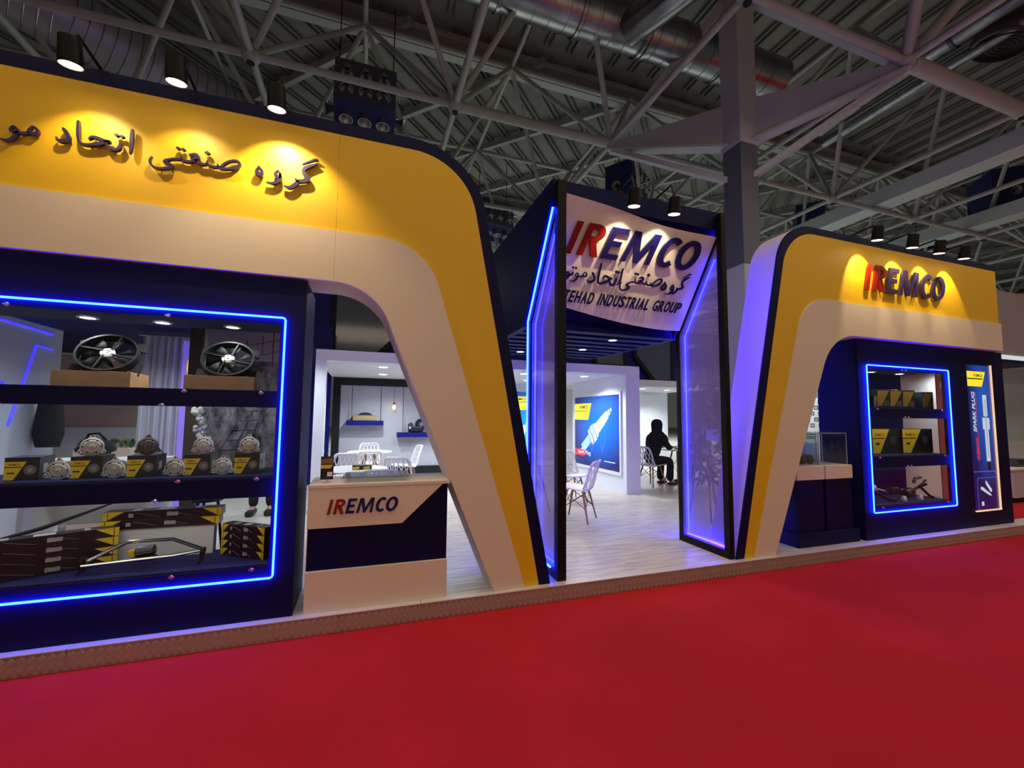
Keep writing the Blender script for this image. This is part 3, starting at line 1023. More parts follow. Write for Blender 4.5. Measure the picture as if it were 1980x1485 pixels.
# ================================================================== portal between the arches
def side_panel(name, label, x0, x1, led_side):
    t = thing(name, label, 'light panel', ((x0 + x1) / 2, 3.49, FZ), world=True)
    out = [(3.475, FZ), (4.215, FZ), (4.215, 2.555), (3.545, 3.58), (3.545, 3.76), (3.475, 3.76)]
    inn = [(3.545, FZ + 0.10), (4.155, FZ + 0.10), (4.155, 2.535), (3.545, 3.465)]
    fr = MB()
    fr.box(x0, x1, 3.475, 3.545, FZ, 3.76)                      # front post
    fr.box(x0, x1, 3.545, 4.215, FZ, FZ + 0.075)                # sill
    fr.box(x0, x1, 4.16, 4.215, FZ + 0.075, 2.555)              # rear post
    fr.yz([(4.215, 2.555), (3.545, 3.58), (3.545, 3.475), (4.16, 2.535)], x0, x1)
    fr.build('frame', BLACK, t)
    pane = [(3.545, FZ + 0.075), (4.16, FZ + 0.075), (4.16, 2.535), (3.545, 3.475)]
    MB().yz(pane, x0 + 0.012, x0 + 0.017).build('frosted_pane', MILK, t)
    MB().yz(pane, x1 - 0.017, x1 - 0.012).build('frosted_pane', MILK2 if led_side > 0 else MILK, t)
    xm = x0 + 0.028
    MB().tube([(xm, 3.60, FZ + 0.12), (xm, 4.085, FZ + 0.12), (xm, 4.085, 2.515), (xm, 3.60, 3.29)], 0.008, 6).build('led_strip', LED_DIM, t, True)
    xo = x0 - 0.012 if led_side < 0 else x1 + 0.012
    MB().tube([(xo, 3.60, FZ + 0.085), (xo, 4.205, FZ + 0.085), (xo, 4.205, 2.56), (xo, 3.565, 3.53)], 0.010, 6).build('outer_led_strip', LED_OUT if led_side < 0 else LED_VIO, t, True)
    return t


side_panel('light_panel', 'left frosted light panel of the entrance portal in a black frame with blue edge light', 1.622, 1.706, -1)
side_panel('light_panel', 'right frosted light panel of the entrance portal with a flower stand behind it', 3.538, 3.598, 1)

CANOPY = mat('canopy_navy', (0.003, 0.0045, 0.055), 0.6, spec=0.12)
cn = thing('portal_canopy', 'deep navy canopy box behind the white portal sign with a slatted underside', 'canopy', (2.63, 5, 2.53), world=True)
sec = [(4.24, 2.64), (3.60, 3.60), (3.55, 3.60), (3.55, 3.80), (6.25, 3.80), (6.25, 2.64)]
MB().yz(sec, 1.60, 3.66).build('box', CANOPY, cn)
for x0, x1 in ((1.60, 1.68), (3.58, 3.66)):
    MB().yz([(4.31, 2.53), (4.24, 2.638), (6.25, 2.638), (6.25, 2.53)], x0, x1).build('side_rail', CANOPY, cn)
for k in range(8):
    y0 = 4.31 + k * 0.27
    MB().box(1.68, 3.58, y0, y0 + 0.135, 2.53, 2.636).build('slat', CANOPY, cn)


def downlight(label, loc, power, col=(0.92, 0.96, 1.0), r=0.055, group=None, angle=150, m_=None):
    t = thing('downlight', label, 'downlight', loc, group=group)
    MB().lathe([(r + 0.018, 0.0), (r + 0.018, -0.006), (r, -0.006), (r, -0.002)], n=24, caps=False).build('rim', CHAIRW, t, True)
    MB().lathe([(r, -0.004), (r, -0.002)], n=24).build('lens', m_ or LAMP_COOL, t)
    if power:
        d = bpy.data.lights.new('downlight_beam', 'SPOT')
        d.energy = power
        d.color = col
        d.spot_size = math.radians(angle)
        d.spot_blend = 0.6
        d.shadow_soft_size = r
        o = bpy.data.objects.new('downlight_beam', d)
        C.objects.link(o)
        o.parent = t
        o.location = (0, 0, -0.02)
    return t


for x, y, lb in ((2.93, 4.63, 'front downlight in the slatted navy canopy'), (2.94, 5.44, 'middle downlight in the slatted navy canopy'), (2.18, 6.07, 'rear left downlight in the slatted navy canopy')):
    k = round((y - 4.3775) / 0.27)
    downlight(lb, (x, 4.31 + k * 0.27 + 0.0675, 2.529), 22, (1.0, 0.94, 0.85), 0.045, 'canopy downlights')

# slanted white sign
SO = Vector((0, 4.165, 2.55))
SD = Vector((0, -0.547, 0.837))
SN = Vector((0, -0.837, -0.547))


def SF(u, v, d):
    p = SO + SD * v + SN * d
    return (u, p.y, p.z)


sg = thing('portal_sign', 'slanted white sign board with wavy edges and red and navy raised lettering', 'sign', (2.6, 4.1, 2.55), world=True)
top = [(1.712, 1.290), (2.00, 1.268), (2.18, 1.252), (2.36, 1.228), (2.52, 1.206), (2.684, 1.181), (2.85, 1.164), (3.016, 1.154), (3.2, 1.148), (3.532, 1.146)]
bot = [(3.532, 0.054), (3.36, 0.046), (3.20, 0.049), (3.06, 0.056), (2.88, 0.071), (2.70, 0.089), (2.53, 0.112), (2.354, 0.138), (2.17, 0.168), (1.985, 0.200), (1.712, 0.235)]
MB().prism(top + bot, SF, -0.03, 0.0).build('board', SIGNW, sg)
for ch, a, b in IREM:
    mb = stroke_letter(MB(), ch, 1.812 + a * 1.0, 1.812 + b * 1.0, 0.760, 1.075, 0.20, 0.022, lambda u, v, d: SF(u, v, d + 0.012))
    mb.build('letter', RED_L if ch in 'IR' else NAVY_L, sg)
# the Persian line, the same words set closer
SRC = {}
for nm, (st, dots) in GLYPHS.items():
    xs = [q[0] for s in st for q in s]
    zs = [q[1] for s in st for q in s] + [q[1] for q in dots]
    SRC[nm] = (min(xs), max(xs), min(zs), max(zs))
for nm, u0, u1, v0, v1 in (('geh', 3.195, 3.385, 0.490, 0.725), ('vav', 3.125, 3.215, 0.480, 0.590), ('he', 3.060, 3.110, 0.520, 0.610), ('sanati', 2.535, 3.035, 0.462, 0.655),
                           ('alef', 2.485, 2.520, 0.505, 0.690), ('etteha', 2.250, 2.470, 0.500, 0.715), ('dal', 2.140, 2.215, 0.505, 0.610), ('mo', 1.935, 2.115, 0.490, 0.600)):
    a0, a1, b0, b1 = SRC[nm]
    k = (u1 - u0) / (a1 - a0)
    kv = (v1 - v0) / (b1 - b0)
    st, dots = GLYPHS[nm]
    mb = MB()
    fn = lambda u, v, d: SF(u, v, d + 0.010)
    for s in st:
        ribbon(mb, [(u0 + (x - a0) * k, v0 + (z - b0) * kv, max(w_ * kv * 0.95, 0.004)) for x, z, w_ in s], fn, 0.0, 0.014)
    for (x, z, w_) in dots:
        cx, cz, h = u0 + (x - a0) * k, v0 + (z - b0) * kv, w_ * kv * 0.6
        mb.prism([(cx - h, cz), (cx, cz - h), (cx + h, cz), (cx, cz + h)], fn, 0.0, 0.014)
    mb.build('letter', NAVY_L, sg)
mb = MB()
fn = lambda u, v, d: SF(u, v, d + 0.010)
for s in ([(1.955, 0.585, 0.006), (1.958, 0.565, 0.018), (1.930, 0.548, 0.020), (1.905, 0.545, 0.018)], [(1.905, 0.580, 0.012), (1.915, 0.560, 0.016), (1.905, 0.540, 0.018), (1.880, 0.548, 0.014), (1.882, 0.568, 0.014), (1.900, 0.582, 0.012)],
          [(1.915, 0.555, 0.012), (1.908, 0.520, 0.020), (1.870, 0.495, 0.016), (1.820, 0.500, 0.004)]):
    ribbon(mb, s, fn, 0, 0.014)
for cx in (1.945, 1.978):
    mb.prism([(cx - 0.014, 0.628), (cx, 0.614), (cx + 0.014, 0.628), (cx, 0.642)], fn, 0.0, 0.014)
mb.build('letter', NAVY_L, sg)
# ETEHAD INDUSTRIAL GROUP
W_ = {'I': 0.42, 'T': 0.85, 'L': 0.8, 'E': 0.85, ' ': 0.62}
txt = 'ETEHAD INDUSTRIAL GROUP'
tot = sum(W_.get(c, 1.0) for c in txt)
sc_ = (3.405 - 1.972) / (tot - 1.7)
u = 1.972 - 1.7 * sc_
for c in txt:
    wd = W_.get(c, 1.0) * sc_
    if c != ' ':
        mb = letter(MB(), c, u + 0.008, u + wd - 0.008, 0.270, 0.398, 0.12, 0.012, lambda a, b, d: SF(a, b, d + 0.016), 0.022)
        mb.build('letter', NAVY_L, sg)
    u += wd
for x, lb in ((2.33, 'left of two spotlights over the white portal sign'), (2.79, 'right of two spotlights over the white portal sign')):
    spotlight(lb, (x, 3.31, 3.535), (x + 0.03, 3.31 + 0.62, 2.735), (x, 3.58, 3.802), 26, WARM, 'spotlights over the portal sign', 92, blend=0.5)

# ================================================================== reception counter
ct = thing('reception_counter', 'white and navy reception counter with raised red and navy lettering', 'counter', (0.14, 3.67, FZ), world=True)
MB().box(-0.368, 0.648, 3.475, 3.87, FZ, 1.012).build('body', NAVY, ct)
MB().box(-0.371, 0.651, 3.452, 3.475, FZ + 0.001, 0.422).build('lower_board', WHITE, ct, bevel=0.002)
MB().xz([(-0.371, 0.728), (0.295, 0.728), (0.602, 1.012), (-0.371, 1.012)], 3.435, 3.475).build('upper_board', WHITE, ct, bevel=0.002)
MB().box(-0.371, -0.368, 3.475, 3.872, FZ, 1.012).build('side_board', WHITE, ct)
MB().xz([(-0.372, 1.013), (0.66, 1.013), (0.66, 1.040), (-0.372, 1.040)], 3.432, 3.885).build('worktop', WHITE, ct, bevel=0.003)
for ch, a, b in IREM:
    k = 0.318
    mb = stroke_letter(MB(), ch, -0.241 + a * k, -0.241 + b * k, 0.826, 0.932, 0.22, 0.008, lambda u, v, d: (u, 3.4345 - d, v))
    mb.build('letter', RED_L if ch in 'IR' else NAVY_L, ct)

gs = thing('glass_shelf', 'smoked glass plate on four small pins on the white counter', 'glass shelf', (0.1, 3.6, 1.04), world=True)
MB().xy([(-0.155, 3.475), (0.345, 3.475), (0.355, 3.80), (-0.130, 3.80)], 1.075, 1.083).build('plate', SMOKE, gs, bevel=0.001)
for x in (-0.11, 0.30):
    for y in (3.51, 3.76):
        MB().lathe([(0.014, 1.0405), (0.014, 1.046), (0.006, 1.048), (0.006, 1.074)], (x, y, 0), n=12).build('pin', STEEL, gs, True)
cb = thing('brochure_holder', 'small printed card stand with a yellow stripe on the left end of the counter', 'card stand', (-0.26, 3.56, 1.04), world=True)
MB().box(-0.305, -0.215, 3.55, 3.56, 1.062, 1.235).build('card', BOXBLACK, cb)
MB().xz([(-0.304, 1.145), (-0.235, 1.145), (-0.222, 1.172), (-0.304, 1.172)], 3.5475, 3.5495).build('yellow_stripe', LABELY, cb)
MB().xz([(-0.258, 1.085), (-0.222, 1.085), (-0.222, 1.118), (-0.258, 1.118)], 3.5475, 3.5495).build('white_square', PAPER, cb)
MB().xz([(-0.304, 1.18), (-0.216, 1.18), (-0.216, 1.225), (-0.304, 1.215)], 3.5475, 3.5495).build('picture_band', mat('card_brown', (0.20, 0.12, 0.08), 0.5), cb)
MB().lathe([(0.025, 1.0405), (0.025, 1.046), (0.007, 1.048), (0.007, 1.064)], (-0.26, 3.556, 0), n=14).build('foot', STEEL, cb, True)


# ================================================================== showcases
ADDED_SHELF_GLOW = mat('added_shelf_glow_strip', (0.9, 0.9, 0.9), 0.4, emit=(1.0, 0.95, 0.88), strength=12.0)


def showcase(label, x0, x1, yf, yb, wx0, wx1, rows, led, name='display_case'):
    t = thing(name, label, 'showcase', ((x0 + x1) / 2, yf, FZ), world=True)
    zt = 2.545
    fr = MB()
    fr.box(x0, wx0, yf, yf + 0.03, FZ, zt)
    fr.box(wx1, x1, yf, yf + 0.03, FZ, zt)
    zs = [zt] + [z for r in rows for z in (r[1], r[0])] + [FZ]
    for k in range(0, len(zs), 2):
        fr.box(wx0, wx1, yf, yf + 0.03, zs[k + 1], zs[k])
    fr.build('front_panel', NAVY, t)
    MB().box(x0, x0 + 0.03, yf + 0.03, yb, FZ, zt).build('side_panel', NAVYC, t)
    MB().box(x1 - 0.03, x1, yf + 0.03, yb, FZ, zt).build('side_panel', NAVYC, t)
    MB().box(x0 + 0.03, x1 - 0.03, yf + 0.03, yb, zt - 0.03, zt).build('top_panel', NAVYC, t)
    MB().box(wx0 - 0.02, wx1 + 0.02, yf + 0.03, yb, rows[0][1] + 0.02, rows[0][1] + 0.05).build('inner_ceiling', NAVYC, t)
    for r in rows:
        s = MB().box(wx0 - 0.02, wx1 + 0.02, yf + 0.03, yb, r[0] - 0.035, r[0] + 0.004).build('shelf', NAVYC, t)
        MB().box(wx0 - 0.018, wx1 + 0.018, yf + 0.034, yb - 0.002, r[0] + 0.004, r[0] + 0.007).build('felt', FELT, s)
        g = MB().box(wx0 - 0.004, wx1 + 0.004, yf - 0.008, yf - 0.002, r[0] - 0.012, r[1] + 0.006).build('glass_pane', GLASS, t)
        for xx, zz, mm in ((wx0 + 0.42 * (wx1 - wx0), r[1] + 0.006, STEEL), (wx1 - 0.10, r[0] - 0.012, None), (wx1 - 0.56 if wx1 - wx0 > 1.6 else wx0 + 0.12, r[0] - 0.012, None), (wx1 - 0.68 if wx1 - wx0 > 1.6 else wx0 + 0.7, r[1] + 0.006, STEEL)):
            c = MB()
            c.lathe([(0.012, 0.0), (0.013, 0.006), (0.009, 0.012)], (xx, yf - 0.004, zz), (0, -1, 0), 12)
            c.box(xx - 0.016, xx + 0.016, yf - 0.018, yf - 0.002, zz - 0.004, zz + 0.004)
            c.build('glass_clip', mm or mat('pink_clip', (0.55, 0.20, 0.22), 0.3, 0.6), g, True)
    # glowing strips added unseen behind the cross bands to brighten each row
    for r in rows:
        zt_ = r[1] + (0.012 if r is rows[0] else 0.045)
        MB().box(wx0, wx1, yf + 0.032, yf + 0.052, zt_, zt_ + 0.006).build('added_shelf_glow', ADDED_SHELF_GLOW, t)
    MB().box(wx0 - 0.02, wx1 + 0.02, yf + 0.03, yb, rows[-1][0] - 0.07, rows[-1][0] - 0.035).build('base_board', NAVYC, t)
    a, b, c, d = led
    y = yf - 0.012
    R = 0.018
    ring = [(a + R, y, d), (b - R, y, d), (b - R * .3, y, d - R * .3), (b, y, d - R), (b, y, c + R), (b - R * .3, y, c + R * .3), (b - R, y, c), (a + R, y, c), (a + R * .3, y, c + R * .3), (a, y, c + R), (a, y, d - R), (a + R * .3, y, d - R * .3)]
    MB().tube(ring, 0.0075, 7, closed=True).build('led_strip', LED, t, True)
    return t


LC = showcase('wide navy showcase under the left arch with a glowing blue outline', -3.55, -0.442, 3.46, 3.97, -3.2, -0.607,
              [(1.712, 2.205), (1.108, 1.598), (0.490, 0.968)], (-3.28, -0.575, 0.412, 2.252))
for x, lb in ((-1.89, 'left downlight in the top of the wide showcase'), (-1.45, 'middle downlight in the top of the wide showcase'), (-1.0, 'right downlight in the top of the wide showcase')):
    downlight(lb, (x, 3.81, 2.224), 14, (0.95, 0.98, 1.0), 0.042, 'downlights of the wide showcase')
RC = showcase('navy showcase at far right with a glowing blue outline and lit spark plug poster', 5.645, 8.72, 3.52, 4.02, 5.83, 7.33,
              [(1.700, 2.180), (1.108, 1.580), (0.510, 0.972)], (5.785, 7.41, 0.445, 2.228))
for x, lb in ((6.42, 'left downlight in the top of the far right showcase'), (7.02, 'right downlight in the top of the far right showcase')):
    downlight(lb, (x, 3.85, 2.199), 16, (0.95, 0.98, 1.0), 0.042, 'downlights of the right showcase')


# ------------------------------------------------------------------ products
def product_box():
    """black carton with slanted yellow label, local origin at the bottom centre of its front"""
    t = thing('motor_carton', 'x', 'carton', group='black motor cartons in the wide showcase')
    MB().box(-0.08, 0.08, 0.0, 0.20, 0.0, 0.145).build('carton', BOXBLACK, t, bevel=0.001)
    lb = MB().xz([(-0.079, 0.004), (-0.035, 0.004), (0.020, 0.118), (-0.079, 0.118)], -0.0012, 0.0).build('yellow_label', LABELY, t)
    p = MB()
    p.xz([(-0.079, 0.082), (0.000, 0.082), (0.003, 0.087), (-0.079, 0.087)], -0.0018, -0.0012)
    line_text(p, 'IREMCO', -0.060, -0.008, 0.096, 0.107, 0.0006, lambda u, v, d: (u, -0.0012 - d, v), 0.01)
    p.xz([(-0.064, 0.043), (-0.030, 0.043), (-0.030, 0.052), (-0.064, 0.052)], -0.0018, -0.0012)
    p.build('print', BOXBLACK, lb)
    q = MB()
    q.lathe([(0.030, 0.0), (0.030, 0.0008)], (0.038, 0.0, 0.066), (0, -1, 0), 16)
    q.build('printed_motor', mat('print_grey', (0.16, 0.15, 0.16), 0.5), t)
    MB().lathe([(0.014, 0.0008), (0.014, 0.0014)], (0.038, 0.0, 0.066), (0, -1, 0), 14).build('printed_hub', mat('print_grey2', (0.30, 0.29, 0.30), 0.5), t)
    MB().add([(0.0805, 0.05, 0.04), (0.0805, 0.11, 0.04), (0.0805, 0.11, 0.10), (0.0805, 0.05, 0.10)], [(0, 1, 2, 3)]).build('side_sticker', PAPER, t)
    return t


pb = product_box()
for i, (x, rz, lb) in enumerate(((-2.05, 0.14, 'black carton with yellow label at the left end of the middle shelf'), (-1.728, 0.10, 'second black carton from the left on the middle shelf'),
                                 (-1.43, 0.08, 'middle black carton on the middle shelf, a wire hanging over it'), (-1.11, 0.06, 'fourth black carton from the left on the middle shelf'),
                                 (-0.803, 0.03, 'black carton at the right end of the middle shelf'))):
    place(pb, i > 0, (x, 3.60, 1.1155), rz, lb)


def fan_motor(lugs=3, dark=False):
    t = thing('fan_motor', 'x', 'motor', group='round fan motors on the middle shelf')
    A = mat('motor_dark_face', (0.20, 0.18, 0.17), 0.4, 0.8) if dark else ALU
    MB().lathe([(0.040, 0.085), (0.052, 0.080), (0.056, 0.03), (0.060, 0.022), (0.060, 0.0), (0.052, -0.004), (0.048, 0.0), (0.040, -0.002), (0.036, -0.007), (0.030, -0.007), (0.027, -0.002), (0.020, -0.003), (0.018, -0.010)],
               (0, 0, 0), (0, 1, 0), 28).build('housing', A, t, True)
    MB().lathe([(0.013, -0.009), (0.012, -0.016), (0.006, -0.017), (0.006, -0.024)], (0, 0, 0), (0, 1, 0), 16).build('hub', STEEL if not dark else DARKSTEEL, t, True)
    for rr, yy in ((0.050, -0.0032), (0.033, -0.0070), (0.0225, -0.0035)):
        MB().tube([(rr * math.cos(q * PI / 14), yy, rr * math.sin(q * PI / 14)) for q in range(28)], 0.0011, 4, closed=True).build('groove', DARKSTEEL, t)
    for k in range(lugs):
        a = PI / 2 + k * 2 * PI / lugs
        c, s = math.cos(a), math.sin(a)
        lug = MB().xz([(c * 0.054 - s * 0.022, s * 0.054 + c * 0.022), (c * 0.076 - s * 0.008, s * 0.076 + c * 0.008), (c * 0.080, s * 0.080), (c * 0.076 + s * 0.008, s * 0.076 - c * 0.008), (c * 0.054 + s * 0.022, s * 0.054 - c * 0.022)], 0.002, 0.010)
        lg = lug.build('lug', A, t)
        MB().lathe([(0.005, 0.0), (0.005, 0.002)], (c * 0.070, 0.0005, s * 0.070), (0, 1, 0), 10).build('bolt_hole', MATTBLACK, lg)
    for k in range(6):
        a = k * PI / 3
        MB().lathe([(0.0045, 0), (0.0045, 0.002)], (0.044 * math.cos(a), -0.0038, 0.044 * math.sin(a)), (0, 1, 0), 8).build('screw_hole', MATTBLACK, t)
    return t


fm = fan_motor()
fm2 = fan_motor(3, True)
Zs, Zu = 1.1155 + 0.0605, 1.1155 + 0.146 + 0.0605
for i, (x, y, z, rz, lb) in enumerate(((-1.86, 3.58, Zs, 0.1, 'round motor standing between the two leftmost cartons'), (-1.57, 3.58, Zs, 0.0, 'round motor standing left of the middle carton'),
                                       (-1.235, 3.58, Zs, 0.0, 'round motor standing right of the middle carton'), (-0.95, 3.58, Zs, 0.0, 'round motor standing left of the last carton'),
                                       (-1.725, 3.64, Zu, 0.35, 'round motor lying on top of the second carton'),
                                       (-1.09, 3.63, Zu, 0.1, 'round motor resting on top of the fourth carton'), (-0.805, 3.63, Zu, 0.0, 'round motor resting on top of the last carton'))):
    place(fm, i > 0, (x, y, z), rz, lb)
place(fm2, False, (-1.41, 3.62, Zu), 0.3, 'dark faced round motor on top of the middle carton')
wr = MB().tube([(-1.36, 3.64, 1.31), (-1.30, 3.56, 1.28), (-1.27, 3.53, 1.20), (-1.33, 3.52, 1.14), (-1.40, 3.53, 1.125), (-1.44, 3.55, 1.122)], 0.004, 6).build('motor_wire', BLACKP, None, True)
tag(wr, 'thin black wire looping down over the middle carton', 'wire')


FANBLACK = mat('fan_black', (0.006, 0.006, 0.006), 0.7, spec=0.2)


def radiator_fan(label, x, y, z, s=1.0):
    t = thing('radiator_fan', label, 'fan', (x, y, z), world=False)
    sh = MB()
    R = 0.20
    n = 32
    sh.lathe([(R, -0.03), (R + 0.018, -0.03), (R + 0.018, 0.05), (R, 0.05)], (0, 0, R), (0, 1, 0), n, caps=False)
    sh.build('ring', FANBLACK, t, True)
    cr = MB()
    cr.xz([(-0.24, 0.005), (-0.17, 0.0), (-0.16, 0.10), (-0.24, 0.12)], 0.05, 0.065)
    cr.xz([(0.24, 0.005), (0.17, 0.0), (0.16, 0.10), (0.24, 0.12)], 0.05, 0.065)
    cr.xz([(-0.24, 0.39), (-0.16, 0.40), (-0.17, 0.30), (-0.24, 0.28)], 0.05, 0.065)
    cr.xz([(0.24, 0.39), (0.16, 0.40), (0.17, 0.30), (0.24, 0.28)], 0.05, 0.065)
    cr.build('corner_plates', FANBLACK, t)
    for k in range(7):
        a = 2 * PI * k / 7 + 0.3
        b = MB()
        vs = []
        for rr, w_, tw in ((0.05, 0.03, 0.02), (0.12, 0.075, 0.03), (0.19, 0.11, 0.02)):
            for sg_ in (-1, 1):
                aa = a + sg_ * w_ / rr * 0.5 + (rr - 0.05) * 1.4
                vs.append((rr * math.cos(aa), 0.02 + sg_ * tw, R + rr * math.sin(aa)))
        b.add(vs, [(0, 1, 3, 2), (2, 3, 5, 4)])
        o = b.build('blade', FANBLACK, t, True)
        so = o.modifiers.new('thick', 'SOLIDIFY')
        so.thickness = 0.003
    for k in range(4):
        a = PI / 4 + k * PI / 2 + 0.2
        MB().bar((0.04 * math.cos(a), -0.02, R + 0.04 * math.sin(a)), ((R + .01) * math.cos(a + .3), -0.015, R + (R + .01) * math.sin(a + .3)), 0.015, 0.012).build('strut', FANBLACK, t)
    MB().lathe([(0.046, 0.06), (0.052, 0.0), (0.052, -0.02), (0.046, -0.024), (0.042, -0.020), (0.034, -0.022), (0.031, -0.028), (0.024, -0.028), (0.020, -0.022), (0.010, -0.024), (0.006, -0.034)], (0, 0, R), (0, 1, 0), 26).build('motor', ALU, t, True)
    t.scale = (s, s, s)
    return t


def plinth_box(label, x0, x1, y0, y1, z0, z1, m_, lid=True):
    t = thing('cardboard_box', label, 'box', ((x0 + x1) / 2, (y0 + y1) / 2, z0), world=True)
    MB().box(x0, x1, y0, y1, z0, z1).build('body', m_, t, bevel=0.002)
    if lid:
        MB().box((x0 + x1) / 2 - 0.02, (x0 + x1) / 2 + 0.02, y0 - 0.0005, y1, z1, z1 + 0.0006).build('tape', mat('parcel_tape', (0.40, 0.27, 0.13), 0.3), t)
    return t


plinth_box('plain brown carton under the left radiator fan', -1.985, -1.555, 3.66, 3.93, 1.7195, 1.832, CARD)
plinth_box('plain brown carton under the right radiator fan', -1.245, -0.80, 3.66, 3.93, 1.7195, 1.828, CARD)
radiator_fan('black radiator fan with bright round motor on the left brown carton', -1.735, 3.69, 1.836, 0.80).rotation_euler = (-0.62, 0, 0.12)
radiator_fan('black radiator fan with bright round motor on the right brown carton', -1.0, 3.69, 1.832, 0.80).rotation_euler = (-0.62, 0, 0.08)


def long_carton():
    t = thing('blade_carton', 'x', 'carton', group='long flat wiper cartons in the wide showcase')
    L = 0.36
    MB().box(-L, L, -0.05, 0.05, 0.0, 0.062).build('carton', BOXBLACK, t, bevel=0.001)
    for s in (-1, 1):
        lb = MB().xz([(s * L, 0.002), (s * (L - 0.02), 0.002), (s * (L - 0.12), 0.060), (s * L, 0.060)], -0.0515, -0.05).build('yellow_corner', LABELY, t)
        p = MB()
        p.xz([(s * (L - 0.024), 0.004), (s * (L - 0.028), 0.004), (s * (L - 0.028), 0.058), (s * (L - 0.024), 0.058)], -0.0522, -0.0515)
        p.build('stripe', BOXBLACK, lb)
    for x in (-0.10, 0.09):
        MB().bar((x - 0.07, -0.0505, 0.05), (x + 0.07, -0.0505, 0.014), 0.002, 0.006, (0, 1, 0)).build('printed_blade', mat('print_silver', (0.22, 0.22, 0.26), 0.4), t)
    for x, w_, h_ in ((-0.20, 0.028, 0.026), (0.05, 0.07, 0.026)):
        MB().box(x - w_ / 2, x + w_ / 2, -0.0512, -0.0500, 0.018, 0.018 + h_).build('front_sticker', mat('sticker_grey', (0.40, 0.37, 0.36), 0.6), t)
    for x, w_ in ((-0.18, 0.05), (0.0, 0.10), (0.2, 0.03)):
        MB().box(x - w_ / 2, x + w_ / 2, -0.03, 0.03, 0.062, 0.0627).build('sticker', PAPER, t)
    return t


lc = long_carton()
zf = 0.4975
Lz = 0.0632
spots = [((-1.375, 3.90, zf + k * Lz), 0.0, lb) for k, lb in enumerate(())]
k = 0
stack = []
# back pile, raised on a riser
rs = thing('shelf_riser', 'dark riser block behind the linkage in the wide showcase', 'riser', (-1.38, 3.905, zf), world=True)
MB().box(-1.70, -1.06, 3.88, 3.95, zf, 0.716).build('block', NAVYC, rs)
MB().box(-1.70, -1.06, 3.879, 3.88, zf, 0.716).build('face_sheet', PAPER, rs)
stack.append(((-1.385, 3.905, 0.7175), 0.0, 'lower of two long wiper cartons on the rear riser'))
stack.append(((-1.372, 3.905, 0.7175 + Lz), 0.0, 'upper of two long wiper cartons on the rear riser'))
for k, nm in enumerate(('bottom', 'second', 'third', 'topmost')):
    stack.append(((-1.96, 3.70, zf + k * Lz), 0.44, nm + ' long carton of the left pile in the bottom showcase row'))
for k, nm in enumerate(('bottom', 'second', 'third', 'topmost')):
    stack.append(((-0.80, 3.73, zf + k * Lz * 0.92), -0.62, nm + ' long carton of the right pile in the bottom showcase row'))
for i, (loc, rz, lb) in enumerate(stack):
    o = place(lc, i > 0, loc, rz, lb)
    if i > 5:
        o.scale = (0.56, 0.9, 0.9)

# wiper linkage
lk = thing('wiper_linkage', 'chrome and black wiper linkage with motor lying in front of the long cartons', 'linkage', (-1.4, 3.6, zf), world=True)
MB().tube([(-1.70, 3.60, 0.575), (-1.53, 3.66, 0.660), (-1.50, 3.67, 0.672), (-1.25, 3.68, 0.668), (-1.06, 3.63, 0.600)], 0.0125, 8).build('upper_rod', CHROME, lk, True)
MB().tube([(-1.70, 3.58, 0.560), (-1.45, 3.57, 0.575), (-1.20, 3.57, 0.585), (-1.06, 3.60, 0.596)], 0.0115, 8).build('lower_rod', CHROME, lk, True)
MB().lathe([(0.028, -0.06), (0.036, -0.05), (0.036, 0.04), (0.020, 0.05)], (-1.38, 3.64, 0.612), (1, 0.1, 0.1), 18).build('motor', DARKSTEEL, lk, True)
MB().box(-1.475, -1.43, 3.61, 3.66, 0.585, 0.625).build('yellow_plug', LABELY, lk, bevel=0.004)
MB().box(-1.46, -1.33, 3.60, 3.68, 0.550, 0.575).build('gear_case', BLACKP, lk, bevel=0.008)
for x, y in ((-1.70, 3.59), (-1.05, 3.615)):
    b = MB()
    b.xz([(x - 0.015, 0.61), (x + 0.022, 0.61), (x + 0.010, 0.52), (x - 0.025, zf + 0.001), (x - 0.03, zf + 0.001), (x - 0.012, 0.54)], y - 0.010, y + 0.010)
    b.build('bracket', BLACKP, lk)
    MB().lathe([(0.014, -0.02), (0.014, 0.02)], (x, y, 0.60), (0, 1, 0), 12).build('pivot', DARKSTEEL, lk, True)
wb = MB()
wb.tube([(-2.55, 3.93, 0.62), (-2.1, 3.93, 0.745), (-1.70, 3.935, 0.90)], [0.006, 0.013, 0.006], 8)
wp = thing('windscreen_wiper', 'long black wiper arm leaning across the rear of the bottom showcase row', 'wiper', (-2.1, 3.93, zf), world=True)
wb.build('arm', BLACKP, wp, True)
MB().tube([(-2.55, 3.925, 0.605), (-2.1, 3.925, 0.732), (-1.72, 3.93, 0.885)], 0.004, 6).build('rubber', CHROME, wp, True)

# ------------------------------------------------------------------ right showcase goods
def small_carton():
    t = thing('part_carton', 'x', 'carton', group='yellow and black cartons on the top shelf of the right showcase')
    MB().box(-0.075, 0.075, 0.0, 0.10, 0.0, 0.22).build('carton', BOXBLACK, t, bevel=0.001)
    MB().xz([(-0.070, 0.03), (-0.02, 0.03), (0.070, 0.205), (-0.060, 0.205)], -0.0012, 0.0).build('label', mat('label_amber', (0.36, 0.22, 0.02), 0.5), t)
    MB().xz([(0.0, 0.03), (0.06, 0.03), (0.06, 0.09), (0.02, 0.09)], -0.0012, 0.0).build('picture', mat('print_brown', (0.12, 0.07, 0.04), 0.5), t)
    return t


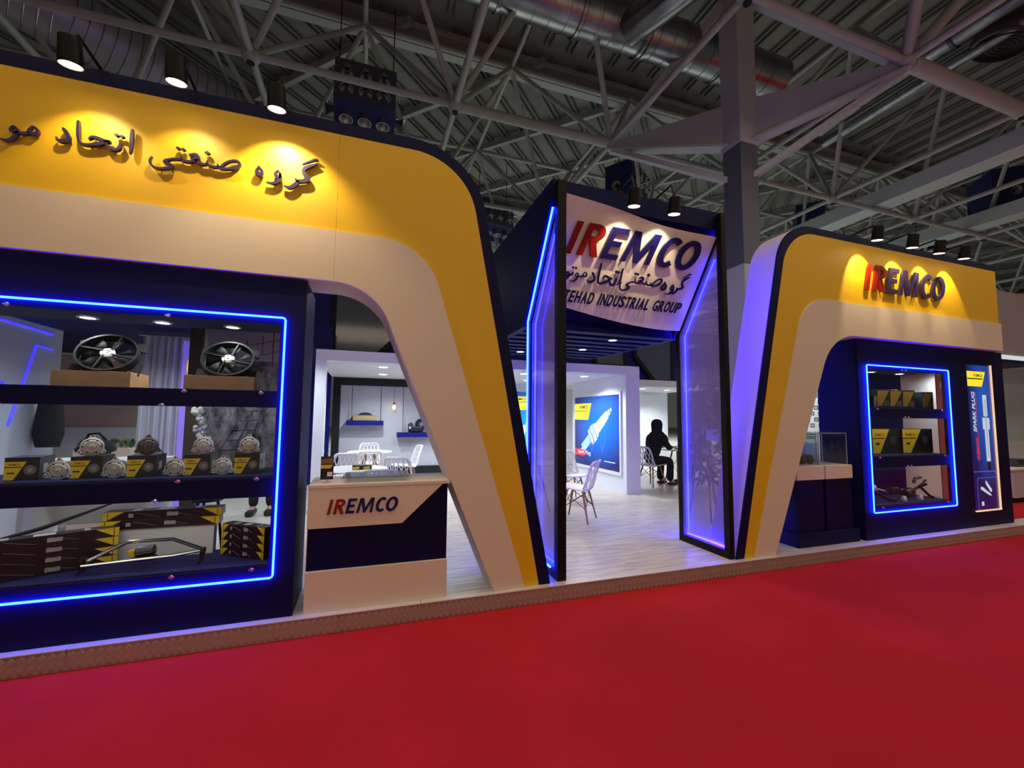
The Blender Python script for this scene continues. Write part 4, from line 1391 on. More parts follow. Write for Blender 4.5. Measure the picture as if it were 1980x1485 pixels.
sc1 = small_carton()
for i, (x, y, z, rz, s, lb) in enumerate(((6.24, 3.70, 1.7075, 0.2, 0.75, 'small carton at the left end of the right showcase top shelf'), (6.46, 3.74, 1.7075, -0.35, 1.15, 'first of three tall cartons leaning right on the top shelf'),
                                          (6.72, 3.74, 1.7075, -0.35, 1.15, 'second of three tall cartons leaning right on the top shelf'), (6.98, 3.74, 1.7075, -0.35, 1.15, 'third of three tall cartons leaning right on the top shelf'),
                                          (7.20, 3.68, 1.7075, 0.25, 0.8, 'short carton right of the tall leaning cartons'), (7.40, 3.74, 1.7075, -0.2, 1.1, 'carton at the right end of the right showcase top shelf'))):
    o = place(sc1, i > 0, (x, y, z), rz, lb)
    o.scale = (s, s, s)


def big_carton(label, x0, x1, y, z0, z1):
    t = thing('lamp_carton', label, 'carton', ((x0 + x1) / 2, y, z0), world=True, group='large yellow and black cartons in the right showcase')
    W = x1 - x0
    H = z1 - z0
    MB().box(x0, x1, y, y + 0.14, z0, z1).build('carton', BOXBLACK, t, bevel=0.001)
    lb = MB().xz([(x0 + 0.005, z0 + 0.005), (x0 + W * 0.25, z0 + 0.005), (x0 + W * 0.62, z1 - 0.005), (x0 + 0.005, z1 - 0.005)], y - 0.0015, y).build('yellow_label', LABELY, t)
    p = MB()
    line_text(p, 'IREMCO', x0 + W * 0.10, x0 + W * 0.42, z1 - H * 0.30, z1 - H * 0.18, 0.0006, lambda u, v, d: (u, y - 0.0015 - d, v), 0.01)
    p.build('lettering', RED_L, lb)
    q = MB().xz([(x0 + 0.005, z1 - H * 0.40), (x0 + W * 0.44, z1 - H * 0.40), (x0 + W * 0.46, z1 - H * 0.36), (x0 + 0.005, z1 - H * 0.36)], y - 0.0021, y - 0.0015)
    q.xz([(x0 + W * 0.12, z0 + H * 0.36), (x0 + W * 0.24, z0 + H * 0.36), (x0 + W * 0.24, z0 + H * 0.44), (x0 + W * 0.12, z0 + H * 0.44)], y - 0.0021, y - 0.0015)
    q.build('stripe', BOXBLACK, lb)
    MB().lathe([(0.06, 0), (0.06, 0.001)], (x0 + W * 0.74, y, z0 + H * 0.55), (0, -1, 0), 18).build('picture', mat('print_dark', (0.05, 0.045, 0.05), 0.5), t)
    return t


big_carton('large carton with yellow IREMCO label left in the middle row', 6.20, 6.755, 3.74, 1.1155, 1.44)
big_carton('large carton with yellow IREMCO label right in the middle row', 6.765, 7.40, 3.72, 1.1155, 1.44)
rk = thing('steering_linkage', 'tangle of steel steering rods and brackets on the bottom shelf of the right showcase', 'linkage', (6.6, 3.75, 0.517), world=True)
MB().tube([(5.95, 3.72, 0.62), (6.25, 3.74, 0.66), (6.55, 3.76, 0.60), (7.0, 3.78, 0.62), (7.35, 3.80, 0.68)], 0.018, 8).build('main_rod', CHROME, rk, True)
MB().tube([(6.0, 3.66, 0.68), (6.3, 3.66, 0.56), (6.45, 3.66, 0.535)], 0.024, 8).build('crank_arm', DARKSTEEL, rk, True)
MB().lathe([(0.05, -0.06), (0.06, -0.04), (0.06, 0.05), (0.03, 0.07)], (6.12, 3.75, 0.68), (0.8, -0.4, 0.3), 16).build('motor', ALU, rk, True)
MB().lathe([(0.05, -0.09), (0.065, -0.05), (0.06, 0.06), (0.03, 0.08)], (6.85, 3.74, 0.60), (1, 0.1, 0.1), 16).build('gearbox', DARKSTEEL, rk, True)
MB().box(6.48, 6.66, 3.70, 3.82, 0.60, 0.68).build('bracket', BLACKP, rk, bevel=0.02)
MB().tube([(7.0, 3.76, 0.62), (7.10, 3.72, 0.70), (7.16, 3.70, 0.76)], 0.014, 8).build('link', DARKSTEEL, rk, True)
MB().tube([(7.05, 3.72, 0.68), (7.20, 3.68, 0.54), (7.24, 3.67, 0.532)], 0.016, 8).build('leg', BLACKP, rk, True)
MB().tube([(6.98, 3.74, 0.72), (7.02, 3.74, 0.78), (7.12, 3.74, 0.79)], 0.02, 8).build('hook', DARKSTEEL, rk, True)
for x, y in ((6.62, 3.66), (6.95, 3.66)):
    MB().lathe([(0.03, 0.518), (0.034, 0.54), (0.02, 0.58)], (x, y, 0), n=14).build('ball_joint', ALU, rk, True)

# lit spark plug poster in the right showcase front
POSTB = mat('poster_blue', (0.01, 0.04, 0.35), 0.4, emit=(0.004, 0.030, 0.26), strength=1.0)


def poster_mat(name, lo, hi, stren, cx, cy, rad):
    m = bpy.data.materials.new(name)
    m.use_nodes = True
    nt = m.node_tree
    p = nt.nodes['Principled BSDF']
    p.inputs['Roughness'].default_value = 0.25
    tc = nt.nodes.new('ShaderNodeTexCoord')
    mp = nt.nodes.new('ShaderNodeMapping')
    mp.inputs['Location'].default_value = (-cx / rad, -cy / rad, 0)
    mp.inputs['Scale'].default_value = (1 / rad, 1 / rad, 0.0)
    g = nt.nodes.new('ShaderNodeTexGradient')
    g.gradient_type = 'SPHERICAL'
    r = nt.nodes.new('ShaderNodeValToRGB')
    r.color_ramp.elements[0].color = (*lo, 1)
    r.color_ramp.elements[1].color = (*hi, 1)
    nt.links.new(tc.outputs['UV'], mp.inputs[0])
    nt.links.new(mp.outputs[0], g.inputs[0])
    nt.links.new(g.outputs['Fac'], r.inputs['Fac'])
    nt.links.new(r.outputs['Color'], p.inputs['Base Color'])
    nt.links.new(r.outputs['Color'], p.inputs['Emission Color'])
    p.inputs['Emission Strength'].default_value = stren
    return m


def uv_quad(name, pts, m_, parent):
    me = bpy.data.meshes.new(name)
    me.from_pydata(pts, [], [(0, 1, 2, 3)])
    uv = me.uv_layers.new(name='UVMap')
    for i, c in enumerate(((0, 0), (1, 0), (1, 1), (0, 1))):
        uv.data[i].uv = c
    me.materials.append(m_)
    return link(name, me, parent)


LIT_Y = mat('lit_yellow', (0.8, 0.65, 0.03), 0.4, emit=(0.95, 0.85, 0.03), strength=0.75)
LIT_W = mat('lit_white', (0.45, 0.47, 0.5), 0.4, emit=(0.74, 0.84, 1.0), strength=0.55)
LIT_G = mat('lit_pale_blue', (0.4, 0.6, 0.8), 0.4, emit=(0.26, 0.46, 0.72), strength=0.5)
LIT_N = mat('lit_midblue', (0.05, 0.2, 0.7), 0.4, emit=(0.035, 0.16, 0.70), strength=0.7)
LIT_R = mat('lit_red', (0.7, 0.02, 0.02), 0.4, emit=(0.80, 0.03, 0.03), strength=0.7)
LIT_K = mat('lit_ink', (0.02, 0.02, 0.03), 0.4)

vp = thing('lightbox_poster', 'tall narrow blue spark plug lightbox set in the far right showcase', 'poster', (8.1, 3.52, 0.345), world=True)
y = 3.5175
uv_quad('print', [(7.83, y, 0.348), (8.39, y, 0.348), (8.39, y, 2.335), (7.83, y, 2.335)], poster_mat('tall_poster_blue', (0.008, 0.006, 0.075), (0.012, 0.10, 0.55), 0.75, 0.62, 0.72, 0.62), vp)
ed = MB()
ed.box(8.385, 8.405, 3.502, 3.519, 0.338, 2.345)
ed.box(7.825, 8.405, 3.502, 3.519, 0.332, 0.348)
ed.build('edge_light', mat('gold_edge', (0.7, 0.5, 0.3), 0.3, emit=(1.0, 0.68, 0.36), strength=0.75), vp)
yl = MB().xz([(7.84, 2.035), (8.17, 2.035), (8.27, 2.245), (7.84, 2.245)], 3.5150, 3.5165).build('yellow_label', LIT_Y, vp)
p = MB()
p.xz([(7.84, 2.135), (8.19, 2.135), (8.195, 2.150), (7.84, 2.150)], 3.5142, 3.5150)
p.build('stripe', LIT_K, yl)
p = MB()
PF = lambda u, v, d: (u, 3.5150 - d, v)
line_text(p, 'EMCO', 8.045, 8.20, 2.170, 2.210, 0.0006, PF, 0.02)
p.build('lettering', LIT_K, yl)
p = MB()
line_text(p, 'IR', 7.99, 8.035, 2.170, 2.210, 0.0006, PF, 0.02)
p.build('lettering', LIT_R, yl)
# vertical words
VF = lambda u, v, d: (7.995 - v, 3.5165 - d, 1.02 + u)
p = MB()
line_text(p, 'SPARK PLUG', 0.38, 0.93, 0.012, 0.085, 0.0008, VF, 0.025, 0.2)
p.build('lettering', LIT_W, vp)
p = MB()
line_text(p, 'IREMCO', 0.0, 0.30, 0.0, 0.045, 0.0008, VF, 0.02, 0.2)
p.xz([(8.005, 1.02), (8.010, 1.02), (8.010, 1.95), (8.005, 1.95)], 3.5157, 3.5165)
p.build('lettering', LIT_R, vp)
pl = MB()
for (x0, x1, z0, z1) in ((8.165, 8.255, 1.62, 1.92), (8.13, 8.29, 1.44, 1.60), (8.165, 8.255, 1.00, 1.44)):
    pl.xz([(x0, z0), (x1, z0), (x1, z1), (x0, z1)], 3.5155, 3.5165)
pl.build('printed_plug', LIT_W, vp)
pk = MB()
pk.xz([(8.20, 1.05), (8.222, 1.05), (8.222, 1.86), (8.20, 1.86)], 3.5147, 3.5155)
pk.build('printed_core', LIT_G, vp)
pk = MB()
pk.xz([(8.18, 0.88), (8.24, 0.88), (8.24, 0.985), (8.18, 0.985)], 3.5155, 3.5165)
pk.build('printed_tip', LIT_K, vp)
pk = MB()
pk.xz([(7.84, 0.858), (8.30, 0.858), (8.33, 0.85), (8.38, 0.80), (8.38, 0.806), (8.335, 0.860), (8.30, 0.868), (7.84, 0.868)], 3.5155, 3.5165)
pk.xz([(7.905, 0.36), (7.911, 0.36), (7.911, 0.74), (7.93, 0.775), (8.37, 0.775), (8.37, 0.782), (7.925, 0.782), (7.905, 0.745)], 3.5155, 3.5165)
pk.build('printed_frame', LIT_N, vp)
pk = MB()
pk.xz([(7.99, 0.665), (8.02, 0.655), (8.20, 0.555), (8.22, 0.530), (8.16, 0.540), (8.05, 0.590), (7.97, 0.630)], 3.5155, 3.5165)
pk.xz([(8.09, 0.735), (8.12, 0.730), (8.23, 0.615), (8.23, 0.585), (8.20, 0.580), (8.10, 0.690)], 3.5155, 3.5165)
pk.xz([(7.975, 0.405), (8.03, 0.405), (8.03, 0.460), (7.975, 0.460)], 3.5155, 3.5165)
pk.build('printed_small_plugs', LIT_W, vp)

# ------------------------------------------------------------------ pedestals with acrylic boxes
pdn = thing('pedestal_base', 'low navy plinth under the two display pedestals', 'plinth', (5.06, 3.75, FZ), world=True)
MB().box(4.575, 5.560, 3.535, 4.02, FZ, 0.278).build('plinth', NAVY, pdn, bevel=0.004)
for x0, x1, lb1, lb2 in ((4.615, 5.045, 'left navy pedestal with thick white cap beside the right arch leg', 'left clear acrylic box over a dark engine part'),
                         (5.065, 5.515, 'right navy pedestal with thick white cap against the right showcase', 'right clear acrylic box, empty')):
    p = thing('display_pedestal', lb1, 'pedestal', ((x0 + x1) / 2, 3.77, 0.279), world=True, group='display pedestals')
    MB().box(x0 + 0.012, x1 - 0.012, 3.57, 3.99, 0.279, 0.863).build('body', NAVY, p)
    MB().box(x0, x1, 3.555, 4.005, 0.864, 1.020).build('cap', WHITE, p, bevel=0.003)
    a = thing('acrylic_box', lb2, 'acrylic box', ((x0 + x1) / 2, 3.77, 1.021), world=True, group='acrylic boxes')
    t_ = 0.005
    X0, X1, Y0, Y1, Z0, Z1 = x0 + 0.02, x1 - 0.015, 3.60, 3.97, 1.021, 1.390
    MB().box(X0, X1, Y0, Y0 + t_, Z0, Z1).build('pane', ACRYL, a)
    MB().box(X0, X1, Y1 - t_, Y1, Z0, Z1).build('pane', ACRYL, a)
    MB().box(X0, X0 + t_, Y0 + t_, Y1 - t_, Z0, Z1).build('pane', ACRYL, a)
    MB().box(X1 - t_, X1, Y0 + t_, Y1 - t_, Z0, Z1).build('pane', ACRYL, a)
    MB().box(X0, X1, Y0, Y1, Z1, Z1 + t_).build('lid', ACRYL, a)
    e = MB()
    ge = mat('acrylic_edge', (0.35, 0.42, 0.38), 0.3)
    for xx in (X0, X1):
        for yy in (Y0, Y1):
            e.box(xx - 0.003, xx + 0.003, yy - 0.003, yy + 0.003, Z0, Z1)
    for zz in (Z1,):
        e.box(X0, X1, Y0 - 0.003, Y0 + 0.003, zz - 0.002, zz + 0.006)
        e.box(X0 - 0.003, X0 + 0.003, Y0, Y1, zz - 0.002, zz + 0.006)
        e.box(X1 - 0.003, X1 + 0.003, Y0, Y1, zz - 0.002, zz + 0.006)
        e.box(X0, X1, Y1 - 0.003, Y1 + 0.003, zz - 0.002, zz + 0.006)
    e.build('edges', ge, a)
al = thing('engine_part', 'small black finned engine part inside the left acrylic box', 'engine part', (5.0, 3.76, 1.021), world=True)
MB().lathe([(0.03, -0.07), (0.060, -0.065), (0.066, -0.03), (0.060, 0.0), (0.05, 0.01)], (4.915, 3.70, 1.088), (1, -0.15, 0), 12).build('finned_body', BLACKP, al, True)
for k in range(4):
    MB().lathe([(0.052, -0.004), (0.052, 0.004)], (4.94 + k * 0.012, 3.695, 1.088), (1, -0.15, 0), 20).build('fin', DARKSTEEL, al, True)
MB().lathe([(0.060, 0.0), (0.060, 0.028), (0.05, 0.032)], (4.980, 3.69, 1.085), (1, -0.15, 0), 20).build('end_housing', mat('brass_dull', (0.22, 0.18, 0.12), 0.4, 0.6), al, True)

# ================================================================== white rooms inside the stand
room = thing('wall_room', 'white framed meeting room with a white ceiling inside the stand', 'room', (2.1, 6.95, FZ), world=True, kind='structure')
MB().box(-0.73, 4.97, 6.95, 7.10, 2.37, 2.535).build('header', WALLW, room, bevel=0.003)
MB().box(-0.73, -0.575, 6.95, 7.10, FZ, 2.37).build('left_post', WALLW, room, bevel=0.003)
MB().box(-0.70, 4.97, 7.10, 9.87, 2.365, 2.50).build('room_ceiling', WALLW, room)
pw = thing('wall_partition', 'white partition wall carrying the lit spark plug poster', 'wall', (4.8, 8, FZ), world=True, kind='structure')
MB().box(4.66, 4.97, 6.95, 9.15, FZ, 2.37).build('panel', WALLW, pw, bevel=0.003)
bw = thing('wall_back', 'grey rear wall of the meeting room in a black frame', 'wall', (1.5, 9.87, FZ), world=True, kind='structure')
MB().box(-0.67, 3.15, 9.98, 10.03, FZ, 2.365).build('grey_panel', GREYW, bw)
fr = MB()
fr.box(-0.67, 3.15, 9.87, 9.98, 2.20, 2.365)
fr.box(-0.67, -0.52, 9.87, 9.98, FZ, 2.20)
fr.box(3.00, 3.15, 9.87, 9.98, FZ, 2.20)
fr.box(-0.52, 3.00, 9.87, 9.98, 0.26, 0.42)
fr.build('black_frame', MATTBLACK, bw)
MB().box(3.15, 4.60, 9.90, 10.03, FZ, 2.365).build('poster_wall', WALLW, bw)
MB().box(4.60, 7.6, 11.9, 12.0, FZ, 2.5).build('side_passage_wall', WALLW, bw)
# narrow navy return with goods shelves at the left of the frame
nv = thing('wall_left', 'navy shelf wall seen past the left post of the meeting room', 'wall', (-0.9, 9.5, FZ), world=True, kind='structure')
MB().box(-1.35, -0.70, 9.6, 9.7, FZ, 3.4).build('panel', BLUEP, nv)
for z in (0.75, 1.2, 1.62):
    MB().box(-1.33, -0.71, 9.42, 9.6, z, z + 0.03).build('shelf', BLUEP, nv)
k = 0
for z, lb in ((0.78, 'lower'), (1.23, 'upper')):
    for x, nm in ((-1.15, 'left'), (-0.93, 'middle'), (-0.80, 'right')):
        t = thing('spare_part', f'{nm} small steel spare part on the {lb} shelf behind the white left post', 'spare part', (x, 9.5, z), group='steel parts on the navy shelves')
        MB().lathe([(0.035, 0.0), (0.04, 0.05), (0.03, 0.06), (0.02, 0.12), (0.012, 0.16)], n=12).build('body', ALU, t, True)
        MB().lathe([(0.045, 0.055), (0.045, 0.065)], n=12).build('ring', DARKSTEEL, t, True)
# raised upper wall behind everything
uw = thing('wall_upper', 'navy upper rear wall with grey window panes above the white rooms', 'wall', (3, 10.2, 2.5), world=True, kind='structure')
MB().box(-3.6, 10.0, 10.25, 10.35, 2.5, 4.35).build('panel', BLUEP, uw)
wf = MATTBLACK


def window(n, label, poly, y=10.18):
    t = thing(f'window_{n}', label, 'window', (poly[0][0], y, poly[0][1]), world=True, kind='structure')
    cx = sum(p[0] for p in poly) / len(poly)
    cz = sum(p[1] for p in poly) / len(poly)
    inn = []
    for x, z in poly:
        d = Vector((cx - x, cz - z))
        inn.append((x + (0.09 if d.x > 0 else -0.09), z + (0.07 if d.y > 0 else -0.07)))
    f = MB()
    m_ = len(poly)
    for i in range(m_):
        j = (i + 1) % m_
        f.xz([poly[i], poly[j], inn[j], inn[i]], y - 0.03, y + 0.06)
    f.build('window_frame', wf, t)
    MB().xz(inn, y, y + 0.02).build('pane', PANE, t)
    return t


window(1, 'grey pane in a black frame with one cut corner above the left meeting room', [(-0.78, 2.93), (0.30, 2.93), (0.62, 3.25), (0.62, 4.3), (-0.78, 4.3)])
window(2, 'dark grey pane behind the slatted canopy', [(5.83, 2.95), (6.85, 2.95), (6.85, 4.25), (5.83, 4.25)])
window(3, 'dark grey pane with a slanting left edge above the right meeting room', [(7.70, 2.58), (8.45, 2.58), (8.45, 4.25), (7.10, 4.25), (7.10, 3.25)])

# right hand room
r2 = thing('wall_right', 'white framed second meeting room at the right behind the portal', 'room', (7.5, 9.3, FZ), world=True, kind='structure')
MB().box(4.975, 9.2, 9.28, 9.42, 2.37, 2.535).build('header', WALLW, r2)
MB().box(4.975, 9.2, 9.42, 11.6, 2.365, 2.45).build('room_ceiling', WALLW, r2)
MB().box(6.95, 9.2, 11.4, 11.5, FZ, 2.365).build('rear_wall', WALLW, r2)
MB().box(6.88, 6.96, 11.3, 11.38, FZ, 2.365).build('dark_post', MATTBLACK, r2)

for i, (x, y, z, p, lb) in enumerate(((0.26, 7.50, 2.364, 127, 'front downlight over the left meeting table'), (0.30, 8.81, 2.364, 127, 'rear downlight over the left meeting table'),
                                      (4.09, 7.52, 2.364, 127, 'downlight in front of the spark plug poster'), (2.82, 7.54, 2.364, 112, 'downlight glimpsed beside the left light panel'),
                                      (1.6, 8.3, 2.364, 112, 'downlight of the meeting room hidden behind the left arch leg'), (3.4, 8.9, 2.364, 127, 'rear downlight near the back poster'),
                                      (7.29, 10.09, 2.364, 187, 'downlight in the second meeting room'), (8.3, 10.3, 2.364, 150, 'farther downlight in the second meeting room'))):
    downlight(lb, (x, y, z), p, (0.80, 0.90, 1.0), 0.075, 'white room downlights')

# ------------------------------------------------------------------ spark plug lightbox on the partition (faces -X)
sp = thing('lightbox_poster', 'large square blue spark plug lightbox on the white partition', 'poster', (4.655, 8.05, 0.5), world=True)
LF = lambda u, v, d: (4.640 - d, 8.985 - u, v)        # u runs towards us, v up, d outwards
f = MB()
for (u0, u1, v0, v1) in ((-0.05, 0.0, 0.44, 2.07), (1.85, 1.90, 0.44, 2.07), (0.0, 1.85, 0.44, 0.505), (0.0, 1.85, 2.005, 2.07)):
    f.prism([(u0, v0), (u1, v0), (u1, v1), (u0, v1)], LF, -0.02, 0.012)
f.build('frame', CHAIRW, sp)
uv_quad('print', [LF(0, 0.505, 0), LF(1.85, 0.505, 0), LF(1.85, 2.005, 0), LF(0, 2.005, 0)], poster_mat('square_poster_blue', (0.010, 0.012, 0.10), (0.012, 0.17, 0.78), 0.85, 0.60, 0.60, 0.62), sp)
yl = MB().prism([(0.0, 1.50), (0.62, 1.50), (0.76, 1.86), (0.0, 1.86)], LF, 0.001, 0.003).build('yellow_label', LIT_Y, sp)
p = MB()
p.prism([(0.0, 1.685), (0.60, 1.685), (0.61, 1.70), (0.0, 1.70)], LF, 0.003, 0.004)
line_text(p, 'IREMCO', 0.24, 0.62, 1.745, 1.815, 0.001, lambda u, v, d: LF(u, v, 0.003 + d), 0.02, 0.1)
p.build('lettering', LIT_K, yl)
rl = MB().prism([(0.0, 0.70), (0.46, 0.70), (0.46, 0.84), (0.0, 0.84)], LF, 0.001, 0.003).build('red_label', LIT_R, sp)
p = MB()
line_text(p, 'Spark', 0.16, 0.46, 0.725, 0.825, 0.001, lambda u, v, d: LF(u, v, 0.003 + d), 0.02)
line_text(p, 'Plug', 0.50, 0.72, 0.712, 0.825, 0.001, lambda u, v, d: LF(u, v, 0.003 + d), 0.02)
p.prism([(1.28, 0.655), (1.68, 0.655), (1.68, 0.675), (1.28, 0.675)], LF, 0.001, 0.002)
p.build('lettering', LIT_W, rl)
# printed spark plug: segments along a slanting axis
ax0, ax1 = Vector((0.36, 0.86)), Vector((1.55, 1.72))
dv = (ax1 - ax0).normalized()
nv_ = Vector((-dv.y, dv.x))


def seg(mb, a, b, wa, wb, d):
    pa, pb_ = ax0 + dv * a, ax0 + dv * b
    mb.prism([tuple(pa - nv_ * wa), tuple(pb_ - nv_ * wb), tuple(pb_ + nv_ * wb), tuple(pa + nv_ * wa)], LF, 0.001, d)


for nm, m_, segs_ in (('printed_thread', LIT_G, ((0.0, 0.42, 0.10, 0.10),)), ('printed_shell', LIT_W, ((0.42, 0.52, 0.17, 0.19), (0.54, 0.66, 0.19, 0.19), (0.68, 0.78, 0.17, 0.15))),
                      ('printed_insulator', LIT_W, ((0.78, 0.90, 0.12, 0.12), (0.91, 1.00, 0.115, 0.115), (1.01, 1.10, 0.11, 0.11), (1.11, 1.20, 0.10, 0.10), (1.21, 1.30, 0.09, 0.08))),
                      ('printed_terminal', LIT_G, ((1.30, 1.40, 0.05, 0.06), (1.42, 1.48, 0.035, 0.03))), ('printed_electrode', LIT_W, ((-0.10, 0.0, 0.03, 0.03),))):
    mb = MB()
    for s in segs_:
        seg(mb, *s, 0.0025)
    mb.build(nm, m_, sp)
for c in ((0.78, 0.92), (1.22, 0.92)):
    mb = MB()
    for k in range(4):
        mb.tube([LF(c[0] + (0.04 + 0.03 * k) * math.cos(t * PI / 12) * 0.7, c[1] + (0.08 + 0.05 * k) * math.sin(t * PI / 12) + 0.06 * k, 0.002) for t in range(24)], 0.004, 4, closed=True)
    mb.build('printed_ghost_plug', LIT_N, sp)

# poster on the back wall, glimpsed beside the left light panel
bp2 = thing('lightbox_poster', 'blue lightbox poster with yellow label on the rear wall beside the left light panel', 'poster', (3.45, 9.89, 0.25), world=True)
uv_quad('print', [(3.16, 9.885, 0.30), (3.93, 9.885, 0.30), (3.93, 9.885, 2.17), (3.16, 9.885, 2.17)], poster_mat('rear_poster_blue', (0.010, 0.03, 0.16), (0.015, 0.24, 0.85), 0.85, 0.75, 0.5, 0.7), bp2)
yl = MB().xz([(3.2, 1.72), (3.74, 1.72), (3.86, 2.05), (3.2, 2.05)], 9.881, 9.884).build('yellow_label', LIT_Y, bp2)
p = MB()
line_text(p, 'IREMCO', 3.42, 3.79, 1.955, 2.015, 0.001, lambda u, v, d: (u, 9.881 - d, v), 0.02)
p.xz([(3.2, 1.905), (3.80, 1.905), (3.81, 1.92), (3.2, 1.92)], 9.880, 9.881)
p.build('lettering', LIT_K, yl)
pl = MB()
for cx, cz in ((3.70, 1.22), (3.78, 1.32), (3.76, 0.72), (3.80, 0.55)):
    pl.prism([(cx - 0.05, cz - 0.14), (cx + 0.03, cz - 0.12), (cx + 0.06, cz + 0.12), (cx - 0.02, cz + 0.14)], lambda a, b, c: (a, c, b), 9.882, 9.884)
pl.build('printed_plugs', LIT_W, bp2)
ed = MB()
ed.box(3.13, 3.16, 9.87, 9.90, 0.27, 2.20)
ed.box(3.93, 3.96, 9.87, 9.90, 0.27, 2.20)
ed.box(3.16, 3.93, 9.87, 9.90, 2.17, 2.20)
ed.box(3.16, 3.93, 9.87, 9.90, 0.27, 0.30)
ed.build('frame', CHAIRW, bp2)

# ------------------------------------------------------------------ hanging shelves, bulb, goods
def hanging_shelf(label, x0, x1, z, rods):
    t = thing('hanging_shelf', label, 'shelf', ((x0 + x1) / 2, 9.9, z), world=True, group='hanging blue shelves')
    MB().box(x0, x1, 9.72, 9.95, z - 0.10, z).build('board', BLUEP, t, bevel=0.002)
    for x in rods:
        MB().tube([(x, 9.84, z), (x, 9.90, 2.205)], 0.008, 6).build('cord', mat('grey_cord', (0.12, 0.12, 0.12), 0.6), t)
    return t


hanging_shelf('left hanging blue shelf with a kraft box on it', -0.38, 0.38, 1.435, (-0.28, 0.32))
hanging_shelf('right hanging blue shelf with a black compressor on it', 0.68, 1.44, 1.175, (0.80, 1.36))
kb = thing('kraft_box', 'flat kraft box on the left hanging shelf', 'box', (-0.01, 9.84, 1.436), world=True)
MB().box(-0.25, 0.23, 9.74, 9.93, 1.436, 1.54).build('box', KRAFT, kb, bevel=0.004)
MB().box(-0.252, 0.232, 9.738, 9.932, 1.535, 1.548).build('lid', KRAFT, kb, bevel=0.002)
bh = thing('brake_part', 'black bridge shaped part lying on the kraft box', 'spare part', (-0.01, 9.84, 1.549), world=True)
MB().xz([(-0.17, 1.549), (0.17, 1.549), (0.12, 1.575), (0.09, 1.60), (-0.09, 1.60), (-0.12, 1.575)], 9.77, 9.90).build('bridge', BLACKP, bh, bevel=0.006)
MB().box(-0.06, 0.06, 9.78, 9.88, 1.60, 1.612).build('cap', DARKSTEEL, bh, bevel=0.004)
cp = thing('compressor', 'black round air compressor on the right hanging shelf', 'compressor', (1.1, 9.84, 1.176), world=True)
MB().lathe([(0.10, -0.08), (0.125, -0.06), (0.125, 0.02), (0.10, 0.05)], (1.20, 9.84, 1.36), (0, -1, 0), 22).build('pulley', BLACKP, cp, True)
MB().lathe([(0.045, 0.05), (0.045, 0.056)], (1.20, 9.84, 1.36), (0, -1, 0), 18).build('hub_plate', STEEL, cp, True)
MB().box(0.92, 1.24, 9.78, 9.93, 1.1765, 1.31).build('block', BLACKP, cp, bevel=0.03)
MB().lathe([(0.05, -0.05), (0.06, 0.0), (0.05, 0.06)], (0.97, 9.84, 1.335), (0, -1, 0.2), 16).build('side_drum', BLACKP, cp, True)
MB().box(0.935, 0.965, 9.755, 9.78, 1.26, 1.31).build('tag', PAPER, cp)
pd = thing('pendant_bulb', 'bare glowing pendant bulb between the hanging shelves', 'lamp', (0.6, 9.84, 2.2), world=True)
MB().tube([(0.605, 9.88, 2.205), (0.60, 9.84, 1.84)], 0.004, 6).build('cord', BLACKP, pd)
MB().lathe([(0.012, 1.845), (0.022, 1.835), (0.022, 1.79), (0.018, 1.785)], (0.60, 9.84, 0), n=14).build('socket', mat('brass_socket', (0.12, 0.09, 0.05), 0.4, 0.7), pd, True)
MB().lathe([(0.014, 1.785), (0.026, 1.76), (0.032, 1.73), (0.028, 1.70), (0.012, 1.682), (0.002, 1.680)], (0.60, 9.84, 0), n=16).build('bulb', BULB, pd, True)


# ------------------------------------------------------------------ chairs and tables
def shell_pt(u, v):
    """u -1..1 across, v 0 front edge .. 1 top of the back; local: faces -y"""
    prof = [(0.0, -0.235, 0.425), (0.10, -0.20, 0.445), (0.30, -0.05, 0.435), (0.45, 0.09, 0.42), (0.55, 0.17, 0.435), (0.65, 0.205, 0.50), (0.80, 0.245, 0.64), (1.0, 0.30, 0.82)]
    for i in range(len(prof) - 1):
        if prof[i][0] <= v <= prof[i + 1][0] + 1e-9:
            t = (v - prof[i][0]) / (prof[i + 1][0] - prof[i][0])
            p0, p1, p2, p3 = prof[max(i - 1, 0)], prof[i], prof[i + 1], prof[min(i + 2, len(prof) - 1)]
            q = [0.5 * (2 * p1[k] + (p2[k] - p0[k]) * t + (2 * p0[k] - 5 * p1[k] + 4 * p2[k] - p3[k]) * t * t + (3 * p1[k] - p0[k] - 3 * p2[k] + p3[k]) * t ** 3) for k in (1, 2)]
            break
    if v < 0.5:
        hw = 0.225 - 0.03 * max(0, 0.12 - v) / 0.12
        lift = 0.025
    else:
        hw = 0.225 - 0.045 * (v - 0.5) / 0.5
        lift = 0.0
    c = abs(u) ** 2.2
    y = q[0] - (0.05 * c if v > 0.5 else 0.02 * c)
    return Vector((u * hw, y, q[1] + lift * c))


